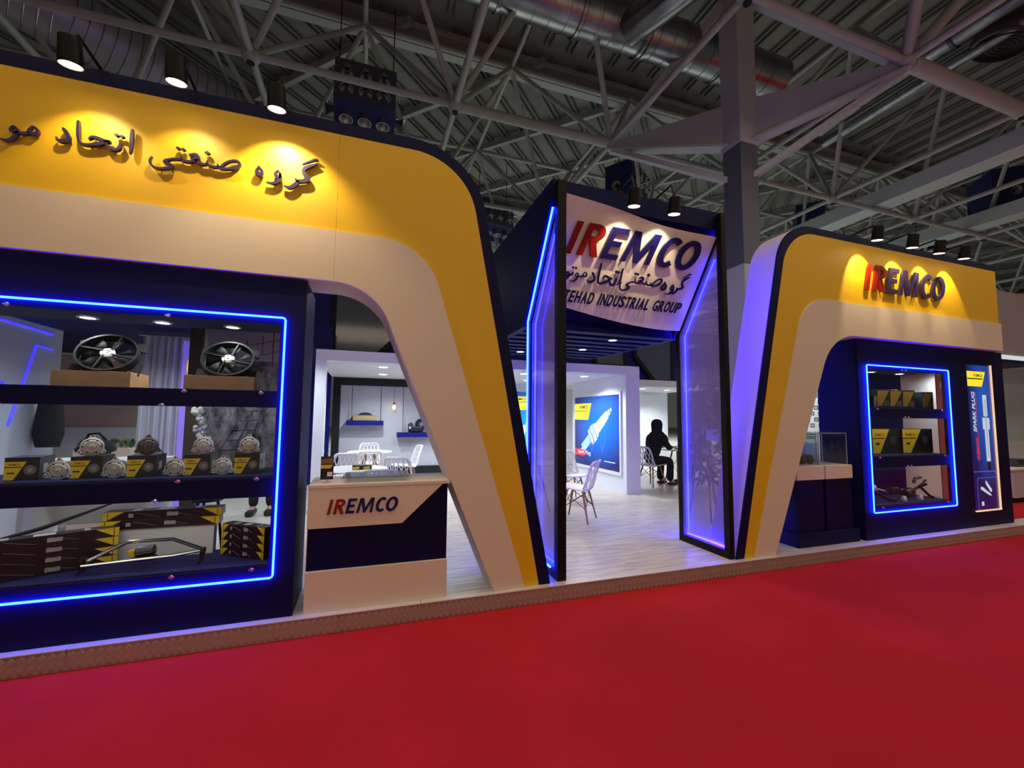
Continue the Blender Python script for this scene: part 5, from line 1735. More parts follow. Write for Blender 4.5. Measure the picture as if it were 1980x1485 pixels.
def chair_proto():
    t = thing('dining_chair', 'x', 'chair', group='white lattice back chairs')
    # seat: closed shell
    mb = MB()
    nu, nv2 = 10, 10
    vs, fs = [], []
    for j in range(nv2 + 1):
        v = 0.60 * j / nv2
        for i in range(nu + 1):
            u = -1 + 2 * i / nu
            if j == 0:
                u *= 0.88
            vs.append(shell_pt(u, v))
    for j in range(nv2):
        for i in range(nu):
            a = j * (nu + 1) + i
            fs.append((a, a + 1, a + nu + 2, a + nu + 1))
    mb.add(vs, fs)
    o = mb.build('seat', CHAIRW, t, True)
    s = o.modifiers.new('thick', 'SOLIDIFY')
    s.thickness = 0.012
    # rim of the back
    rim = [(-1, 0.58), (-1, 0.7), (-1, 0.82), (-0.99, 0.92), (-0.90, 0.975), (-0.72, 1.0), (-0.4, 1.0), (0, 1.0), (0.4, 1.0), (0.72, 1.0), (0.90, 0.975), (0.99, 0.92), (1, 0.82), (1, 0.7), (1, 0.58)]
    MB().tube([shell_pt(u, v) for u, v in rim], 0.017, 7).build('back_rim', CHAIRW, t, True)
    lat = MB()
    for k in range(-4, 5):
        for s_ in (-1, 1):
            pts = []
            for q in range(9):
                v = 0.58 + 0.41 * q / 8
                u = k * 0.36 + s_ * (v - 0.58) * 1.7
                if -0.97 <= u <= 0.97:
                    pts.append(shell_pt(u, v))
            if len(pts) > 1:
                lat.tube(pts, 0.0085, 4)
    lat.build('back_lattice', CHAIRW, t, True)
    for sx in (-1, 1):
        for sy in (-1, 1):
            MB().tube([(sx * 0.13, sy * 0.11 - 0.01, 0.425), (sx * 0.215, sy * 0.205 - 0.01, 0.0)], [0.017, 0.011], 8).build('leg', WOODLEG, t, True)
    br = MB()
    for sx in (-1, 1):
        br.tube([(sx * 0.145, -0.12, 0.37), (sx * 0.18, 0.155, 0.18)], 0.0045, 5)
        br.tube([(sx * 0.145, 0.10, 0.37), (sx * 0.18, -0.175, 0.18)], 0.0045, 5)
    for sy in (-1, 1):
        br.tube([(-0.14, sy * 0.12 - 0.01, 0.37), (0.18, sy * 0.165 - 0.01, 0.18)], 0.0045, 5)
        br.tube([(0.14, sy * 0.12 - 0.01, 0.37), (-0.18, sy * 0.165 - 0.01, 0.18)], 0.0045, 5)
    br.build('wire_brace', BLACK, t)
    return t


ch = chair_proto()
CH = [((2.86, 5.44), math.radians(45 + 180), 'white lattice chair with wooden legs standing alone in the doorway'),
      ((3.36, 6.70), math.radians(0), 'white lattice chair half hidden behind the left light panel'),
      ((0.10, 9.42), math.radians(0), 'white lattice chair against the grey rear wall behind the round table'),
      ((-0.34, 7.45), math.radians(200), 'white lattice chair seen from behind at the left of the round table'),
      ((0.12, 7.72), math.radians(175), 'white lattice chair seen from behind right before the round table'),
      ((0.80, 8.75), math.radians(-80), 'white lattice chair seen from the side at the right of the round table'),
      ((0.55, 6.55), math.radians(155), 'white lattice chair nearer to us with its back to the arch leg'),
      ((0.18, 5.20), math.radians(180), 'nearest white chair whose back rises just behind the counter'),
      ((5.74, 7.66), math.radians(90 + 12), 'white chair under the seated person in black'),
      ((7.20, 7.85), math.radians(-90), 'white chair under the person half hidden by the right light panel')]
for i, ((x, y), rz, lb) in enumerate(CH):
    place(ch, i > 0, (x, y, FZ), rz, lb)


def round_table():
    t = thing('round_table', 'x', 'table', group='round white tables')
    MB().lathe([(0.30, 0.715), (0.40, 0.725), (0.405, 0.735), (0.40, 0.742)], n=40).build('table_top', CHAIRW, t, True)
    MB().lathe([(0.10, 0.70), (0.10, 0.715)], n=16).build('hub', BLACK, t)
    for k in range(4):
        a = PI / 4 + k * PI / 2
        MB().tube([(0.10 * math.cos(a), 0.10 * math.sin(a), 0.71), (0.27 * math.cos(a), 0.27 * math.sin(a), 0.0)], [0.018, 0.012], 8).build('leg', WOODLEG, t, True)
    br = MB()
    for k in range(4):
        a = PI / 4 + k * PI / 2
        b = a + PI / 2
        br.tube([(0.15 * math.cos(a), 0.15 * math.sin(a), 0.50), (0.21 * math.cos(b), 0.21 * math.sin(b), 0.24)], 0.005, 5)
    br.build('wire_brace', BLACK, t)
    return t


rt = round_table()
place(rt, False, (0.10, 8.52, FZ), 0.2, 'round white table between the chairs of the left meeting room')
place(rt, True, (-0.10, 5.85, FZ), 0.2, 'round white table behind the counter with a small carton on it')
place(rt, True, (6.55, 7.82, FZ), 0.1, 'round white table where the person in black sits')
place(rt, True, (2.40, 6.05, FZ), 0.5, 'round white table hidden behind the left light panel')
sb = thing('sample_carton', 'small black and yellow carton lying flat behind the counter glass', 'carton', (-0.02, 5.75, 0.873), world=True)
MB().box(-0.13, 0.10, 5.70, 5.80, 0.873, 0.925).build('body', BOXBLACK, sb, bevel=0.001)
for x0, x1 in ((-0.125, -0.05), (0.0, 0.075)):
    MB().xz([(x0, 0.878), (x1, 0.878), (x1, 0.915), (x0, 0.905)], 5.698, 5.6995).build('yellow_label', LABELY, sb)
tw = thing('tableware', 'white cups and plates on the table of the person in black', 'tableware', (6.6, 7.8, 0.873), world=True)
for k, (x, y, r, h) in enumerate(((6.45, 7.65, 0.05, 0.05), (6.62, 7.60, 0.07, 0.03), (6.74, 7.72, 0.045, 0.07), (6.55, 7.80, 0.09, 0.02), (6.80, 7.9, 0.05, 0.06))):
    MB().lathe([(r * 0.7, 0.8735), (r, 0.8735 + h), (r * 0.93, 0.8735 + h), (r * 0.6, 0.88)], (x, y, 0), n=14).build('cup', (CHAIRW, BLACKP, CHAIRW, CHAIRW, CARD)[k], tw, True)


# ------------------------------------------------------------------ seated people
def ensure_skin(me):
    bm = bmesh.new()
    bm.from_mesh(me)
    bm.verts.layers.skin.verify()
    bm.to_mesh(me)
    bm.free()





def skin_body(name, joints, edges, m_, parent, sub=2):
    names = list(joints)
    me = bpy.data.meshes.new(name)
    me.from_pydata([joints[n][0] for n in names], [(names.index(a), names.index(b)) for a, b in edges], [])
    ensure_skin(me)
    o = link(name, me, parent)
    me.materials.append(m_)
    lay = me.skin_vertices[0].data
    for i, n in enumerate(names):
        r = joints[n][1]
        lay[i].radius = r if isinstance(r, tuple) else (r, r)
        lay[i].use_root = (i == 0)
    sk = o.modifiers.new('skin', 'SKIN')
    sk.use_smooth_shade = True
    ss = o.modifiers.new('sub', 'SUBSURF')
    ss.levels = sub
    ss.render_levels = sub
    return o


def seated(label, loc, rz, lean=0.10, armz=0.80, hood=True):
    """sits facing local -y, seat at 0.45"""
    t = thing('person', label, 'person', loc, rz)
    J = {'pelvis': ((0, 0.06, 0.53), (0.15, 0.12)), 'waist': ((0, 0.05 - lean * .3, 0.70), (0.125, 0.10)), 'chest': ((0, 0.03 - lean * .7, 0.92), (0.155, 0.115)),
         'neckb': ((0, 0.02 - lean, 1.08), (0.07, 0.06)), 'neck': ((0, 0.0 - lean, 1.14), (0.05, 0.05)), 'jaw': ((0, -0.035 - lean, 1.19), (0.062, 0.075)), 'head': ((0, -0.02 - lean, 1.27), (0.078, 0.095)), 'crown': ((0, -0.01 - lean, 1.335), (0.055, 0.07)),
         'nose': ((0, -0.125 - lean, 1.245), (0.012, 0.014))}
    E_ = [('pelvis', 'waist'), ('waist', 'chest'), ('chest', 'neckb'), ('neckb', 'neck'), ('neck', 'jaw'), ('jaw', 'head'), ('head', 'crown'), ('head', 'nose')]
    for s, n in ((-1, 'l'), (1, 'r')):
        J.update({n + 'sho': ((s * 0.175, 0.03 - lean * .9, 1.02), 0.062), n + 'elb': ((s * 0.23, -0.06 - lean, 0.80), 0.045), n + 'wri': ((s * 0.12, -0.30 - lean, armz), 0.030), n + 'palm': ((s * 0.10, -0.37 - lean, armz), (0.034, 0.016)),
                  n + 'hip': ((s * 0.10, 0.0, 0.53), 0.088), n + 'kne': ((s * 0.12, -0.40, 0.51), 0.060), n + 'ank': ((s * 0.13, -0.36, 0.10), 0.040), n + 'toe': ((s * 0.14, -0.52, 0.035), (0.035, 0.028))})
        E_ += [('chest', n + 'sho'), (n + 'sho', n + 'elb'), (n + 'elb', n + 'wri'), (n + 'wri', n + 'palm'), ('pelvis', n + 'hip'), (n + 'hip', n + 'kne'), (n + 'kne', n + 'ank'), (n + 'ank', n + 'toe')]
        for k in range(4):
            a = (k - 1.5) * 0.017
            b_ = (s * 0.10 + a, -0.395 - lean, armz)
            J[n + 'f%da' % k] = (b_, 0.008)
            J[n + 'f%db' % k] = ((b_[0] + a * .1, b_[1] - 0.035 - 0.006 * (k in (1, 2)), armz - 0.012), 0.0075)
            J[n + 'f%dc' % k] = ((b_[0] + a * .1, b_[1] - 0.055 - 0.008 * (k in (1, 2)), armz - 0.032), 0.006)
            E_ += [(n + 'palm', n + 'f%da' % k), (n + 'f%da' % k, n + 'f%db' % k), (n + 'f%db' % k, n + 'f%dc' % k)]
        J[n + 'ta'] = ((s * 0.10 - s * 0.04, -0.36 - lean, armz - 0.005), 0.010)
        J[n + 'tb'] = ((s * 0.10 - s * 0.055, -0.395 - lean, armz - 0.012), 0.008)
        E_ += [(n + 'wri', n + 'ta'), (n + 'ta', n + 'tb')]
    skin_body('body', J, E_, SKIN, t)
    # black coat and trousers
    K = {'pelvis': ((0, 0.06, 0.53), (0.185, 0.155)), 'waist': ((0, 0.05 - lean * .3, 0.70), (0.155, 0.13)), 'chest': ((0, 0.03 - lean * .7, 0.92), (0.185, 0.145)), 'neckb': ((0, 0.03 - lean, 1.07), (0.10, 0.085))}
    G = [('pelvis', 'waist'), ('waist', 'chest'), ('chest', 'neckb')]
    for s, n in ((-1, 'l'), (1, 'r')):
        K.update({n + 'sho': ((s * 0.178, 0.03 - lean * .9, 1.01), 0.078), n + 'elb': ((s * 0.235, -0.06 - lean, 0.80), 0.064), n + 'wri': ((s * 0.13, -0.27 - lean, armz), 0.046),
                  n + 'hip': ((s * 0.10, 0.0, 0.54), 0.11), n + 'kne': ((s * 0.12, -0.40, 0.52), 0.082), n + 'ank': ((s * 0.13, -0.37, 0.07), 0.075)})
        G += [('chest', n + 'sho'), (n + 'sho', n + 'elb'), (n + 'elb', n + 'wri'), ('pelvis', n + 'hip'), (n + 'hip', n + 'kne'), (n + 'kne', n + 'ank')]
    skin_body('clothing', K, G, CLOTH, t)
    if hood:
        H = MB()
        H.lathe([(0.20, 0.84), (0.225, 0.96), (0.20, 1.04), (0.15, 1.09), (0.105, 1.14), (0.112, 1.22), (0.118, 1.29), (0.095, 1.36), (0.05, 1.395), (0.005, 1.40)], (0, 0.02 - lean, 0), n=20)
        # open at the face: pull the front ring back
        vs = []
        for v in H.v:
            x, y_, z = v
            yy = y_ - (0.02 - lean)
            if yy < -0.055 and 1.15 < z < 1.345:
                yy = -0.055
            vs.append((x, yy * 1.08 + 0.02 - lean, z))
        H.v = vs
        H.build('headscarf', CLOTH, t, True)
    else:
        H = MB().ball((0, 0.0 - lean, 1.30), 0.10, 16, 10, (0.92, 1.1, 0.95))
        H.v = [(x, max(y_, -0.075 - lean) if z < 1.33 else y_, z) for x, y_, z in H.v]
        H.build('hair', MATTBLACK, t, True)
    for s in (-1, 1):
        MB().box(s * 0.135 - 0.045, s * 0.135 + 0.045, -0.56, -0.31, 0.002, 0.06).build('shoe', BLACKP, t, bevel=0.02)
        e = MB().ball((s * 0.032, -0.112 - lean, 1.272), 0.010, 8, 6)
        e.build('eye', MATTBLACK, t, True)
    MB().box(-0.022, 0.022, -0.121 - lean, -0.112 - lean, 1.195, 1.203).build('mouth', mat('lips', (0.35, 0.12, 0.10), 0.5), t)
    return t


seated('person in a long black coat and headscarf seated at the round table', (5.80, 7.68, FZ), math.radians(90 + 12), 0.16, 0.80)
seated('person in dark clothes seated at the table, half hidden by the right light panel', (7.16, 7.85, FZ), math.radians(-90), 0.12, 0.80, False)

# ================================================================== things behind the wide showcase, partly stand-ins for reflections in its glass
wl = thing('wall_side', 'pale grey side wall with thin blue light lines behind the wide showcase', 'wall', (-3.62, 5.5, FZ), world=True, kind='structure')
MB().box(-3.72, -3.60, 4.3, 6.80, FZ, 2.64).build('panel', GREYW, wl)
LWX = -3.592
for pts in ([(5.75, 2.50), (6.60, 2.48)], [(6.62, 2.30), (6.35, 2.31), (6.05, 1.40)], [(5.75, 1.86), (5.93, 1.86), (5.90, 1.70)]):
    MB().tube([(LWX, y, z) for y, z in pts], 0.014, 6).build('light_line', LED_WALL, wl, True)
rw = thing('wall_rear', 'warm pinkish rear wall seen through the wide showcase', 'wall', (-3, 9.2, FZ), world=True, kind='structure')
MB().box(-6.0, -1.40, 9.2, 9.3, FZ, 2.52).build('panel', PEACH, rw)
MB().box(-6.0, -1.40, 9.15, 9.2, FZ, 1.30).build('dado', WALLW, rw)
MB().box(-6.0, -0.75, 4.2, 9.3, 2.56, 2.62).build('soffit', NAVYC, rw)
for i, (x, y) in enumerate(((-2.6, 5.2), (-1.0, 5.5), (-2.4, 7.2), (-0.95, 6.3))):
    downlight(('first', 'second', 'third', 'fourth')[i] + ' ceiling downlight in the space behind the wide showcase', (x, y, 2.559), 60, (0.84, 0.92, 1.0), 0.06, 'downlights behind the wide showcase')
cu = thing('curtain', 'white gathered curtain hanging behind the wide showcase', 'curtain', (-2.15, 6.4, FZ), world=True)
cv = []
n = 60
for i in range(n + 1):
    x = -2.62 + 0.62 * i / n
    cv.append((x, 6.4 + 0.035 * math.sin(i * 0.9) + 0.012 * math.sin(i * 2.3)))
mb = MB()
vs = [(x, y, z) for z in (FZ + 0.01, 2.5) for x, y in cv] + [(x, y + 0.01, z) for z in (FZ + 0.01, 2.5) for x, y in cv]
m_ = n + 1
fs = []
for i in range(n):
    fs.append((i, i + 1, m_ + i + 1, m_ + i))
    fs.append((2 * m_ + i, 3 * m_ + i, 3 * m_ + i + 1, 2 * m_ + i + 1))
mb.add(vs, fs).build('cloth', CURTAIN, cu, True)
MB().tube([(-2.66, 6.4, 2.51), (-1.96, 6.4, 2.51)], 0.012, 8).build('rail', STEEL, cu)
vpn = thing('reflection_panel', 'violet glowing panel with a round yellow emblem standing in for a reflection in the wide showcase', 'light panel', (-1.9, 6.1, FZ), world=True)  # added panel, imitates the opposite stand's portal reflected in the glass
poly = [(-2.10, FZ + 0.02), (-1.80, FZ + 0.02), (-1.80, 1.95), (-1.80, 2.20), (-1.93, 2.42), (-2.10, 2.42)]
MB().xz(poly, 6.10, 6.14).build('panel', mat('violet_reflection', (0.30, 0.20, 0.62), 0.5, emit=(0.20, 0.12, 0.72), strength=0.55), vpn)
MB().xz([(-1.98 + 0.07 * math.cos(t * PI / 12), 2.10 + (0.16 if math.sin(t * PI / 12) > 0 else 0.13) * math.sin(t * PI / 12)) for t in range(24)], 6.085, 6.10).build('emblem', mat('emblem_yellow', (0.8, 0.5, 0.02), 0.5, emit=(0.95, 0.60, 0.03), strength=0.6), vpn)
MB().xz([(-2.02, 2.00), (-1.94, 2.00), (-1.98, 2.10)], 6.080, 6.085).build('emblem_mark', LABELY, vpn)
for x in (-1.90, -1.86):
    MB().tube([(x, 6.09, 0.9), (x + 0.02, 6.09, 1.62)], 0.006, 5).build('reflected_tube', LAMP_COOL, vpn)

# printed mural panel
mu = thing('mural_panel', 'grey printed picture of a harbour and bridge behind the right end of the wide showcase', 'picture', (-1.1, 4.6, 1.1), world=True)
mm = bpy.data.materials.new('mural_print')
mm.use_nodes = True
nt = mm.node_tree
pb_ = nt.nodes['Principled BSDF']
pb_.inputs['Roughness'].default_value = 0.5
tc = nt.nodes.new('ShaderNodeTexCoord')
mp = nt.nodes.new('ShaderNodeMapping')
mp.inputs['Scale'].default_value = (5, 1, 3)
mp.inputs['Rotation'].default_value = (0, 0.35, 0)
nz = nt.nodes.new('ShaderNodeTexNoise')
nz.inputs['Scale'].default_value = 2.5
nz.inputs['Detail'].default_value = 8
nz.inputs['Roughness'].default_value = 0.7
rp = nt.nodes.new('ShaderNodeValToRGB')
rp.color_ramp.elements[0].position = 0.38
rp.color_ramp.elements[0].color = (0.02, 0.02, 0.03, 1)
rp.color_ramp.elements[1].position = 0.62
rp.color_ramp.elements[1].color = (0.30, 0.28, 0.30, 1)
nt.links.new(tc.outputs['Object'], mp.inputs[0])
nt.links.new(mp.outputs[0], nz.inputs[0])
nt.links.new(nz.outputs['Fac'], rp.inputs[0])
nt.links.new(rp.outputs[0], pb_.inputs['Base Color'])
MB().box(-1.40, -0.80, 4.60, 4.63, 1.05, 2.05).build('print', mm, mu)
MB().box(-1.40, -0.80, 4.60, 4.63, 2.05, 2.52).build('printed_sky', mat('mural_sky', (0.42, 0.38, 0.39), 0.6), mu)
ln = MB()
for a, b, w_ in (((-1.40, 2.10), (-0.80, 2.27), 0.012), ((-1.40, 1.97), (-0.80, 2.16), 0.010), ((-1.40, 2.33), (-1.1, 2.40), 0.008), ((-1.36, 2.02), (-1.36, 2.2), 0.008), ((-1.22, 2.05), (-1.22, 2.22), 0.006),
                 ((-1.08, 2.08), (-1.08, 2.25), 0.006), ((-0.95, 2.12), (-0.95, 2.30), 0.006), ((-0.86, 2.0), (-0.86, 2.42), 0.008), ((-1.40, 1.84), (-0.95, 1.98), 0.02)):
    ln.bar((a[0], 4.598, a[1]), (b[0], 4.598, b[1]), 0.003, w_, (0, 1, 0) if a[0] != b[0] else (1, 0, 0))
ln.build('printed_lines', mat('mural_ink', (0.06, 0.035, 0.03), 0.6), mu)
ld = MB()
for k in range(5):
    z = 1.22 + 0.09 * k
    ld.bar((-1.25 + 0.045 * k, 4.597, z), (-1.02 + 0.025 * k, 4.597, z + 0.01), 0.003, 0.012, (0, 1, 0))
for o_ in (0, 0.11, 0.22):
    ld.bar((-1.25 + o_, 4.597, 1.22), (-1.07 + o_ * 0.65, 4.597, 1.60), 0.003, 0.012, (0, 1, 0))
ld.build('printed_lattice', mat('mural_grey', (0.20, 0.21, 0.25), 0.6), mu)
# dark pillar beside the mural, wooden shield on the rear wall
pi_ = thing('pillar', 'dark brown pillar left of the mural behind the wide showcase', 'pillar', (-1.55, 4.9, FZ), world=True)
MB().box(-1.62, -1.50, 4.85, 4.97, FZ, 2.56).build('shaft', mat('dark_brown', (0.07, 0.045, 0.035), 0.6), pi_)
MB().box(-1.63, -1.49, 4.84, 4.98, FZ, 0.25).build('base', mat('dark_brown', (0.07, 0.045, 0.035), 0.6), pi_)
# person standing behind the mural, only a trouser leg shows below it
t = thing('person', 'person in dark trousers standing behind the mural, one leg showing below', 'person', (-1.36, 7.05, FZ))
J = {'pelvis': ((0, 0, 0.92), (0.15, 0.11)), 'waist': ((0, 0, 1.08), (0.13, 0.10)), 'chest': ((0, 0, 1.30), (0.16, 0.115)), 'neck': ((0, 0, 1.48), 0.05), 'head': ((0, -0.01, 1.60), (0.075, 0.092)), 'crown': ((0, 0, 1.68), (0.055, 0.07))}
E_ = [('pelvis', 'waist'), ('waist', 'chest'), ('chest', 'neck'), ('neck', 'head'), ('head', 'crown')]
for s, n in ((-1, 'l'), (1, 'r')):
    J.update({n + 'sho': ((s * 0.18, 0, 1.40), 0.06), n + 'elb': ((s * 0.22, 0.02, 1.14), 0.045), n + 'wri': ((s * 0.22, -0.04, 0.90), 0.032), n + 'palm': ((s * 0.22, -0.05, 0.82), (0.018, 0.034)),
              n + 'hip': ((s * 0.09, 0, 0.88), 0.085), n + 'kne': ((s * 0.10, -0.01, 0.49), 0.058), n + 'ank': ((s * 0.11, 0.02, 0.09), 0.042), n + 'toe': ((s * 0.12, -0.15, 0.03), 0.03)})
    E_ += [('chest', n + 'sho'), (n + 'sho', n + 'elb'), (n + 'elb', n + 'wri'), (n + 'wri', n + 'palm'), ('pelvis', n + 'hip'), (n + 'hip', n + 'kne'), (n + 'kne', n + 'ank'), (n + 'ank', n + 'toe')]
    for k in range(5):
        a = (k - 2) * 0.015
        J[n + 'f%d' % k] = ((s * 0.22, -0.05 + a, 0.75), 0.008)
        J[n + 'g%d' % k] = ((s * 0.215, -0.055 + a, 0.71), 0.006)
        E_ += [(n + 'palm', n + 'f%d' % k), (n + 'f%d' % k, n + 'g%d' % k)]
skin_body('body', J, E_, SKIN, t)
K = {k: (v[0], tuple(x * 1.2 + 0.012 for x in (v[1] if isinstance(v[1], tuple) else (v[1], v[1])))) for k, v in J.items() if k[1:] not in ('palm', 'toe') and k not in ('neck', 'head', 'crown') and k[1:2] not in ('f', 'g')}
skin_body('clothing', K, [e for e in E_ if e[0] in K and e[1] in K], CLOTH, t)
for s in (-1, 1):
    MB().box(s * 0.115 - 0.05, s * 0.115 + 0.05, -0.21, 0.08, 0.002, 0.08).build('shoe', BLACKP, t, bevel=0.025)
MB().ball((0, 0.01, 1.64), 0.10, 14, 9, (0.9, 1.05, 0.9)).build('hair', MATTBLACK, t, True)

# planter, white desk, black bag
pt = thing('planter', 'peach planter box with trailing greenery behind the middle shelf', 'planter', (-3.0, 6.75, FZ), world=True)
MB().box(-3.32, -2.76, 6.62, 6.95, FZ, 1.10).build('box', PEACH, pt, bevel=0.004)
for k in range(60):
    x, y = random.uniform(-3.3, -2.78), random.uniform(6.62, 6.93)
    h = random.uniform(0.05, 0.14)
    a = random.uniform(0, 2 * PI)
    lf = MB()
    dx, dy = math.cos(a) * h * 0.7, math.sin(a) * h * 0.7
    wx, wy = -math.sin(a) * 0.02, math.cos(a) * 0.02
    lf.add([(x, y, 1.10), (x + dx * .5 + wx, y + dy * .5 + wy, 1.10 + h * .8), (x + dx, y + dy, 1.10 + h), (x + dx * .5 - wx, y + dy * .5 - wy, 1.10 + h * .8)], [(0, 1, 2, 3)])
    o = lf.build('leaf', LEAF if k % 3 else mat('leaf_brown', (0.16, 0.11, 0.04), 0.6), pt)
    s = o.modifiers.new('thick', 'SOLIDIFY')
    s.thickness = 0.002
dk = thing('desk', 'white desk standing behind the middle shelf of the wide showcase', 'desk', (-2.3, 4.7, FZ), world=True)
MB().box(-2.60, -1.72, 4.55, 5.0, 1.10, 1.14).build('desk_top', CHAIRW, dk, bevel=0.003)
MB().box(-2.60, -2.56, 4.56, 4.99, FZ, 1.10).build('side', CHAIRW, dk)
MB().box(-1.76, -1.72, 4.56, 4.99, FZ, 1.10).build('side', CHAIRW, dk)
MB().box(-2.56, -1.76, 4.95, 4.98, 0.55, 1.10).build('modesty_panel', CHAIRW, dk)
bg = thing('shoulder_bag', 'crumpled black bag on the white desk behind the leftmost motors', 'bag', (-2.2, 4.75, 1.141), world=True)
b = MB().ball((-2.22, 4.75, 1.235), 0.10, 18, 12, (1.35, 0.9, 0.95))
b.v = [(x + 0.012 * math.sin(z * 70 + x * 40), y + 0.012 * math.sin(x * 60), max(1.1415, z + 0.010 * math.sin(x * 55 + y * 30))) for x, y, z in b.v]
b.build('body', CLOTH, bg, True)
MB().tube([(-2.30, 4.74, 1.30), (-2.27, 4.73, 1.36), (-2.20, 4.73, 1.37), (-2.15, 4.74, 1.31)], 0.010, 7).build('strap', CLOTH, bg, True)
cc = thing('hanging_coat', 'black coat hanging on the grey side wall behind the showcase', 'coat', (-3.44, 6.4, 1.15), world=True)
cb_ = MB().lathe([(0.10, 1.15), (0.13, 1.3), (0.12, 1.5), (0.10, 1.68), (0.05, 1.76), (0.01, 1.78)], (-3.44, 6.40, 0), n=14)
cb_.build('cloth', CLOTH, cc, True)
MB().tube([(-3.44, 6.40, 1.77), (-3.44, 6.40, 1.84), (-3.50, 6.40, 1.86), (-3.595, 6.40, 1.86)], 0.008, 6).build('hook', STEEL, cc)
# white bouquet
bq = thing('bouquet', 'bouquet of white flowers wrapped in clear film behind the fourth motor', 'flowers', (-1.25, 4.3, 1.1), world=True)
fls = MB().ball((0, 0, 0), 0.022, 8, 6).mesh('flower', True)
fls.materials.append(PETALW)
for k in range(34):
    a = k / 34
    o = link('flower', fls, bq)
    o.location = (-1.355 + 0.07 * a + random.uniform(-.035, .035), 4.30 + random.uniform(-.03, .03), 1.60 - 0.33 * a + random.uniform(-.02, .02))
MB().tube([(-1.30, 4.30, 1.30), (-1.26, 4.30, 1.15), (-1.24, 4.30, 0.85)], [0.05, 0.03, 0.05], 12).build('wrap', clear_mat('film_wrap', (0.85, 0.85, 0.85), 0.06), bq, True)
MB().tube([(-1.27, 4.305, 1.30), (-1.245, 4.305, 0.86)], 0.012, 7).build('stems', LEAF, bq, True)
vb = thing('flower_stool', 'black stool carrying the white bouquet', 'stool', (-1.24, 4.3, FZ), world=True)
MB().lathe([(0.12, 0.82), (0.12, 0.845)], (-1.24, 4.30, 0), n=20).build('seat', BLACKP, vb)
for k in range(3):
    a = k * 2 * PI / 3
    MB().tube([(-1.24 + 0.08 * math.cos(a), 4.30 + 0.08 * math.sin(a), 0.82), (-1.24 + 0.16 * math.cos(a), 4.30 + 0.16 * math.sin(a), FZ + 0.002)], 0.012, 7).build('leg', BLACKP, vb)

# ------------------------------------------------------------------ flower stand behind the right light panel
fs_ = thing('flower_stand', 'tall flower stand with pink blooms and a white card behind the right light panel', 'flowers', (4.31, 4.62, FZ), world=True)
for k in range(3):
    a = 0.5 + k * 2 * PI / 3
    MB().tube([(4.31, 4.62, 1.75), (4.31 + 0.22 * math.cos(a), 4.62 + 0.22 * math.sin(a), FZ + 0.002)], 0.012, 7).build('leg', BLACKP, fs_)
lm = MB().add([(0, 0, 0), (0.035, 0.10, 0.01), (0, 0.25, 0), (-0.035, 0.10, 0.01)], [(0, 1, 2, 3)]).mesh('leaf')
lm.materials.append(LEAF)
lm2 = lm.copy()
lm2.materials.clear()
lm2.materials.append(mat('leaf_dark', (0.03, 0.026, 0.024), 0.7))
from mathutils import Euler
for k in range(260):
    z = random.uniform(0.70, 2.15)
    rr = 0.22 * (1.15 - abs(z - 1.25) / 1.1)
    a = random.uniform(0, 2 * PI)
    o = link('leaf', lm if k % 2 else lm2, fs_)
    o.matrix_basis = Matrix.Translation((4.31 + rr * 0.6 * math.cos(a), 4.62 + rr * 0.6 * math.sin(a), z)) @ Euler((random.uniform(-.9, .9), random.uniform(-.6, .6), a - PI / 2)).to_matrix().to_4x4()
blm = MB()
for k in range(7):
    a = k * 2 * PI / 7
    blm.ball((0.028 * math.cos(a), 0.028 * math.sin(a), 0.006), 0.024, 7, 5, (1, 1, 0.6))
blm.ball((0, 0, 0.012), 0.02, 7, 5)
blm = blm.mesh('bloom', True)
blm.materials.append(PETALP)
for x, y, z in ((4.25, 4.50, 1.93), (4.29, 4.49, 1.74), (4.20, 4.50, 1.12), (4.30, 4.48, 0.98), (4.25, 4.50, 0.86), (4.35, 4.5, 1.60), (4.21, 4.52, 1.45)):
    o = link('bloom', blm, fs_)
    o.matrix_basis = Matrix.Translation((x, y, z)) @ Euler((1.2, 0, 0.4)).to_matrix().to_4x4() @ Matrix.Scale(1.2, 4)
MB().add([(4.18, 4.44, 1.28), (4.35, 4.40, 1.25), (4.38, 4.42, 1.40), (4.21, 4.46, 1.43), (4.18, 4.446, 1.28), (4.35, 4.406, 1.25), (4.38, 4.426, 1.40), (4.21, 4.466, 1.43)], [(0, 1, 2, 3), (7, 6, 5, 4), (0, 4, 5, 1), (1, 5, 6, 2), (2, 6, 7, 3), (3, 7, 4, 0)]).build('card', PAPER, fs_)

# ================================================================== behind the right showcase
rb = thing('wall_behind_case', 'navy and white wall behind the far right showcase', 'wall', (7, 5.2, FZ), world=True, kind='structure')
MB().box(8.25, 9.5, 5.2, 5.3, FZ, 2.62).build('navy_half', BLUEP, rb)
MB().box(9.5, 12.0, 5.2, 5.3, FZ, 2.62).build('white_half', WALLW, rb)
downlight('downlight over the white wall behind the far right showcase', (10.6, 4.8, 2.599), 45, (0.9, 0.95, 1.0), 0.06)
MB().box(8.25, 12.0, 4.3, 5.3, 2.60, 2.66).build('soffit', NAVYC, rb)
st = thing('standee', 'pinkish red roll-up banner behind the right end of the far right showcase', 'banner', (9.4, 4.55, FZ), world=True)
MB().box(9.25, 9.62, 4.55, 4.565, 0.2, 2.35).build('sheet', mat('banner_pink', (0.50, 0.13, 0.14), 0.6), st)
MB().box(9.22, 9.65, 4.50, 4.62, FZ, 0.2).build('foot', STEEL, st, bevel=0.01)
p = MB()
line_text(p, 'Rb.', 9.34, 9.52, 2.10, 2.22, 0.002, lambda u, v, d: (u, 4.549 - d, v), 0.01)
p.build('lettering', PAPER, st)
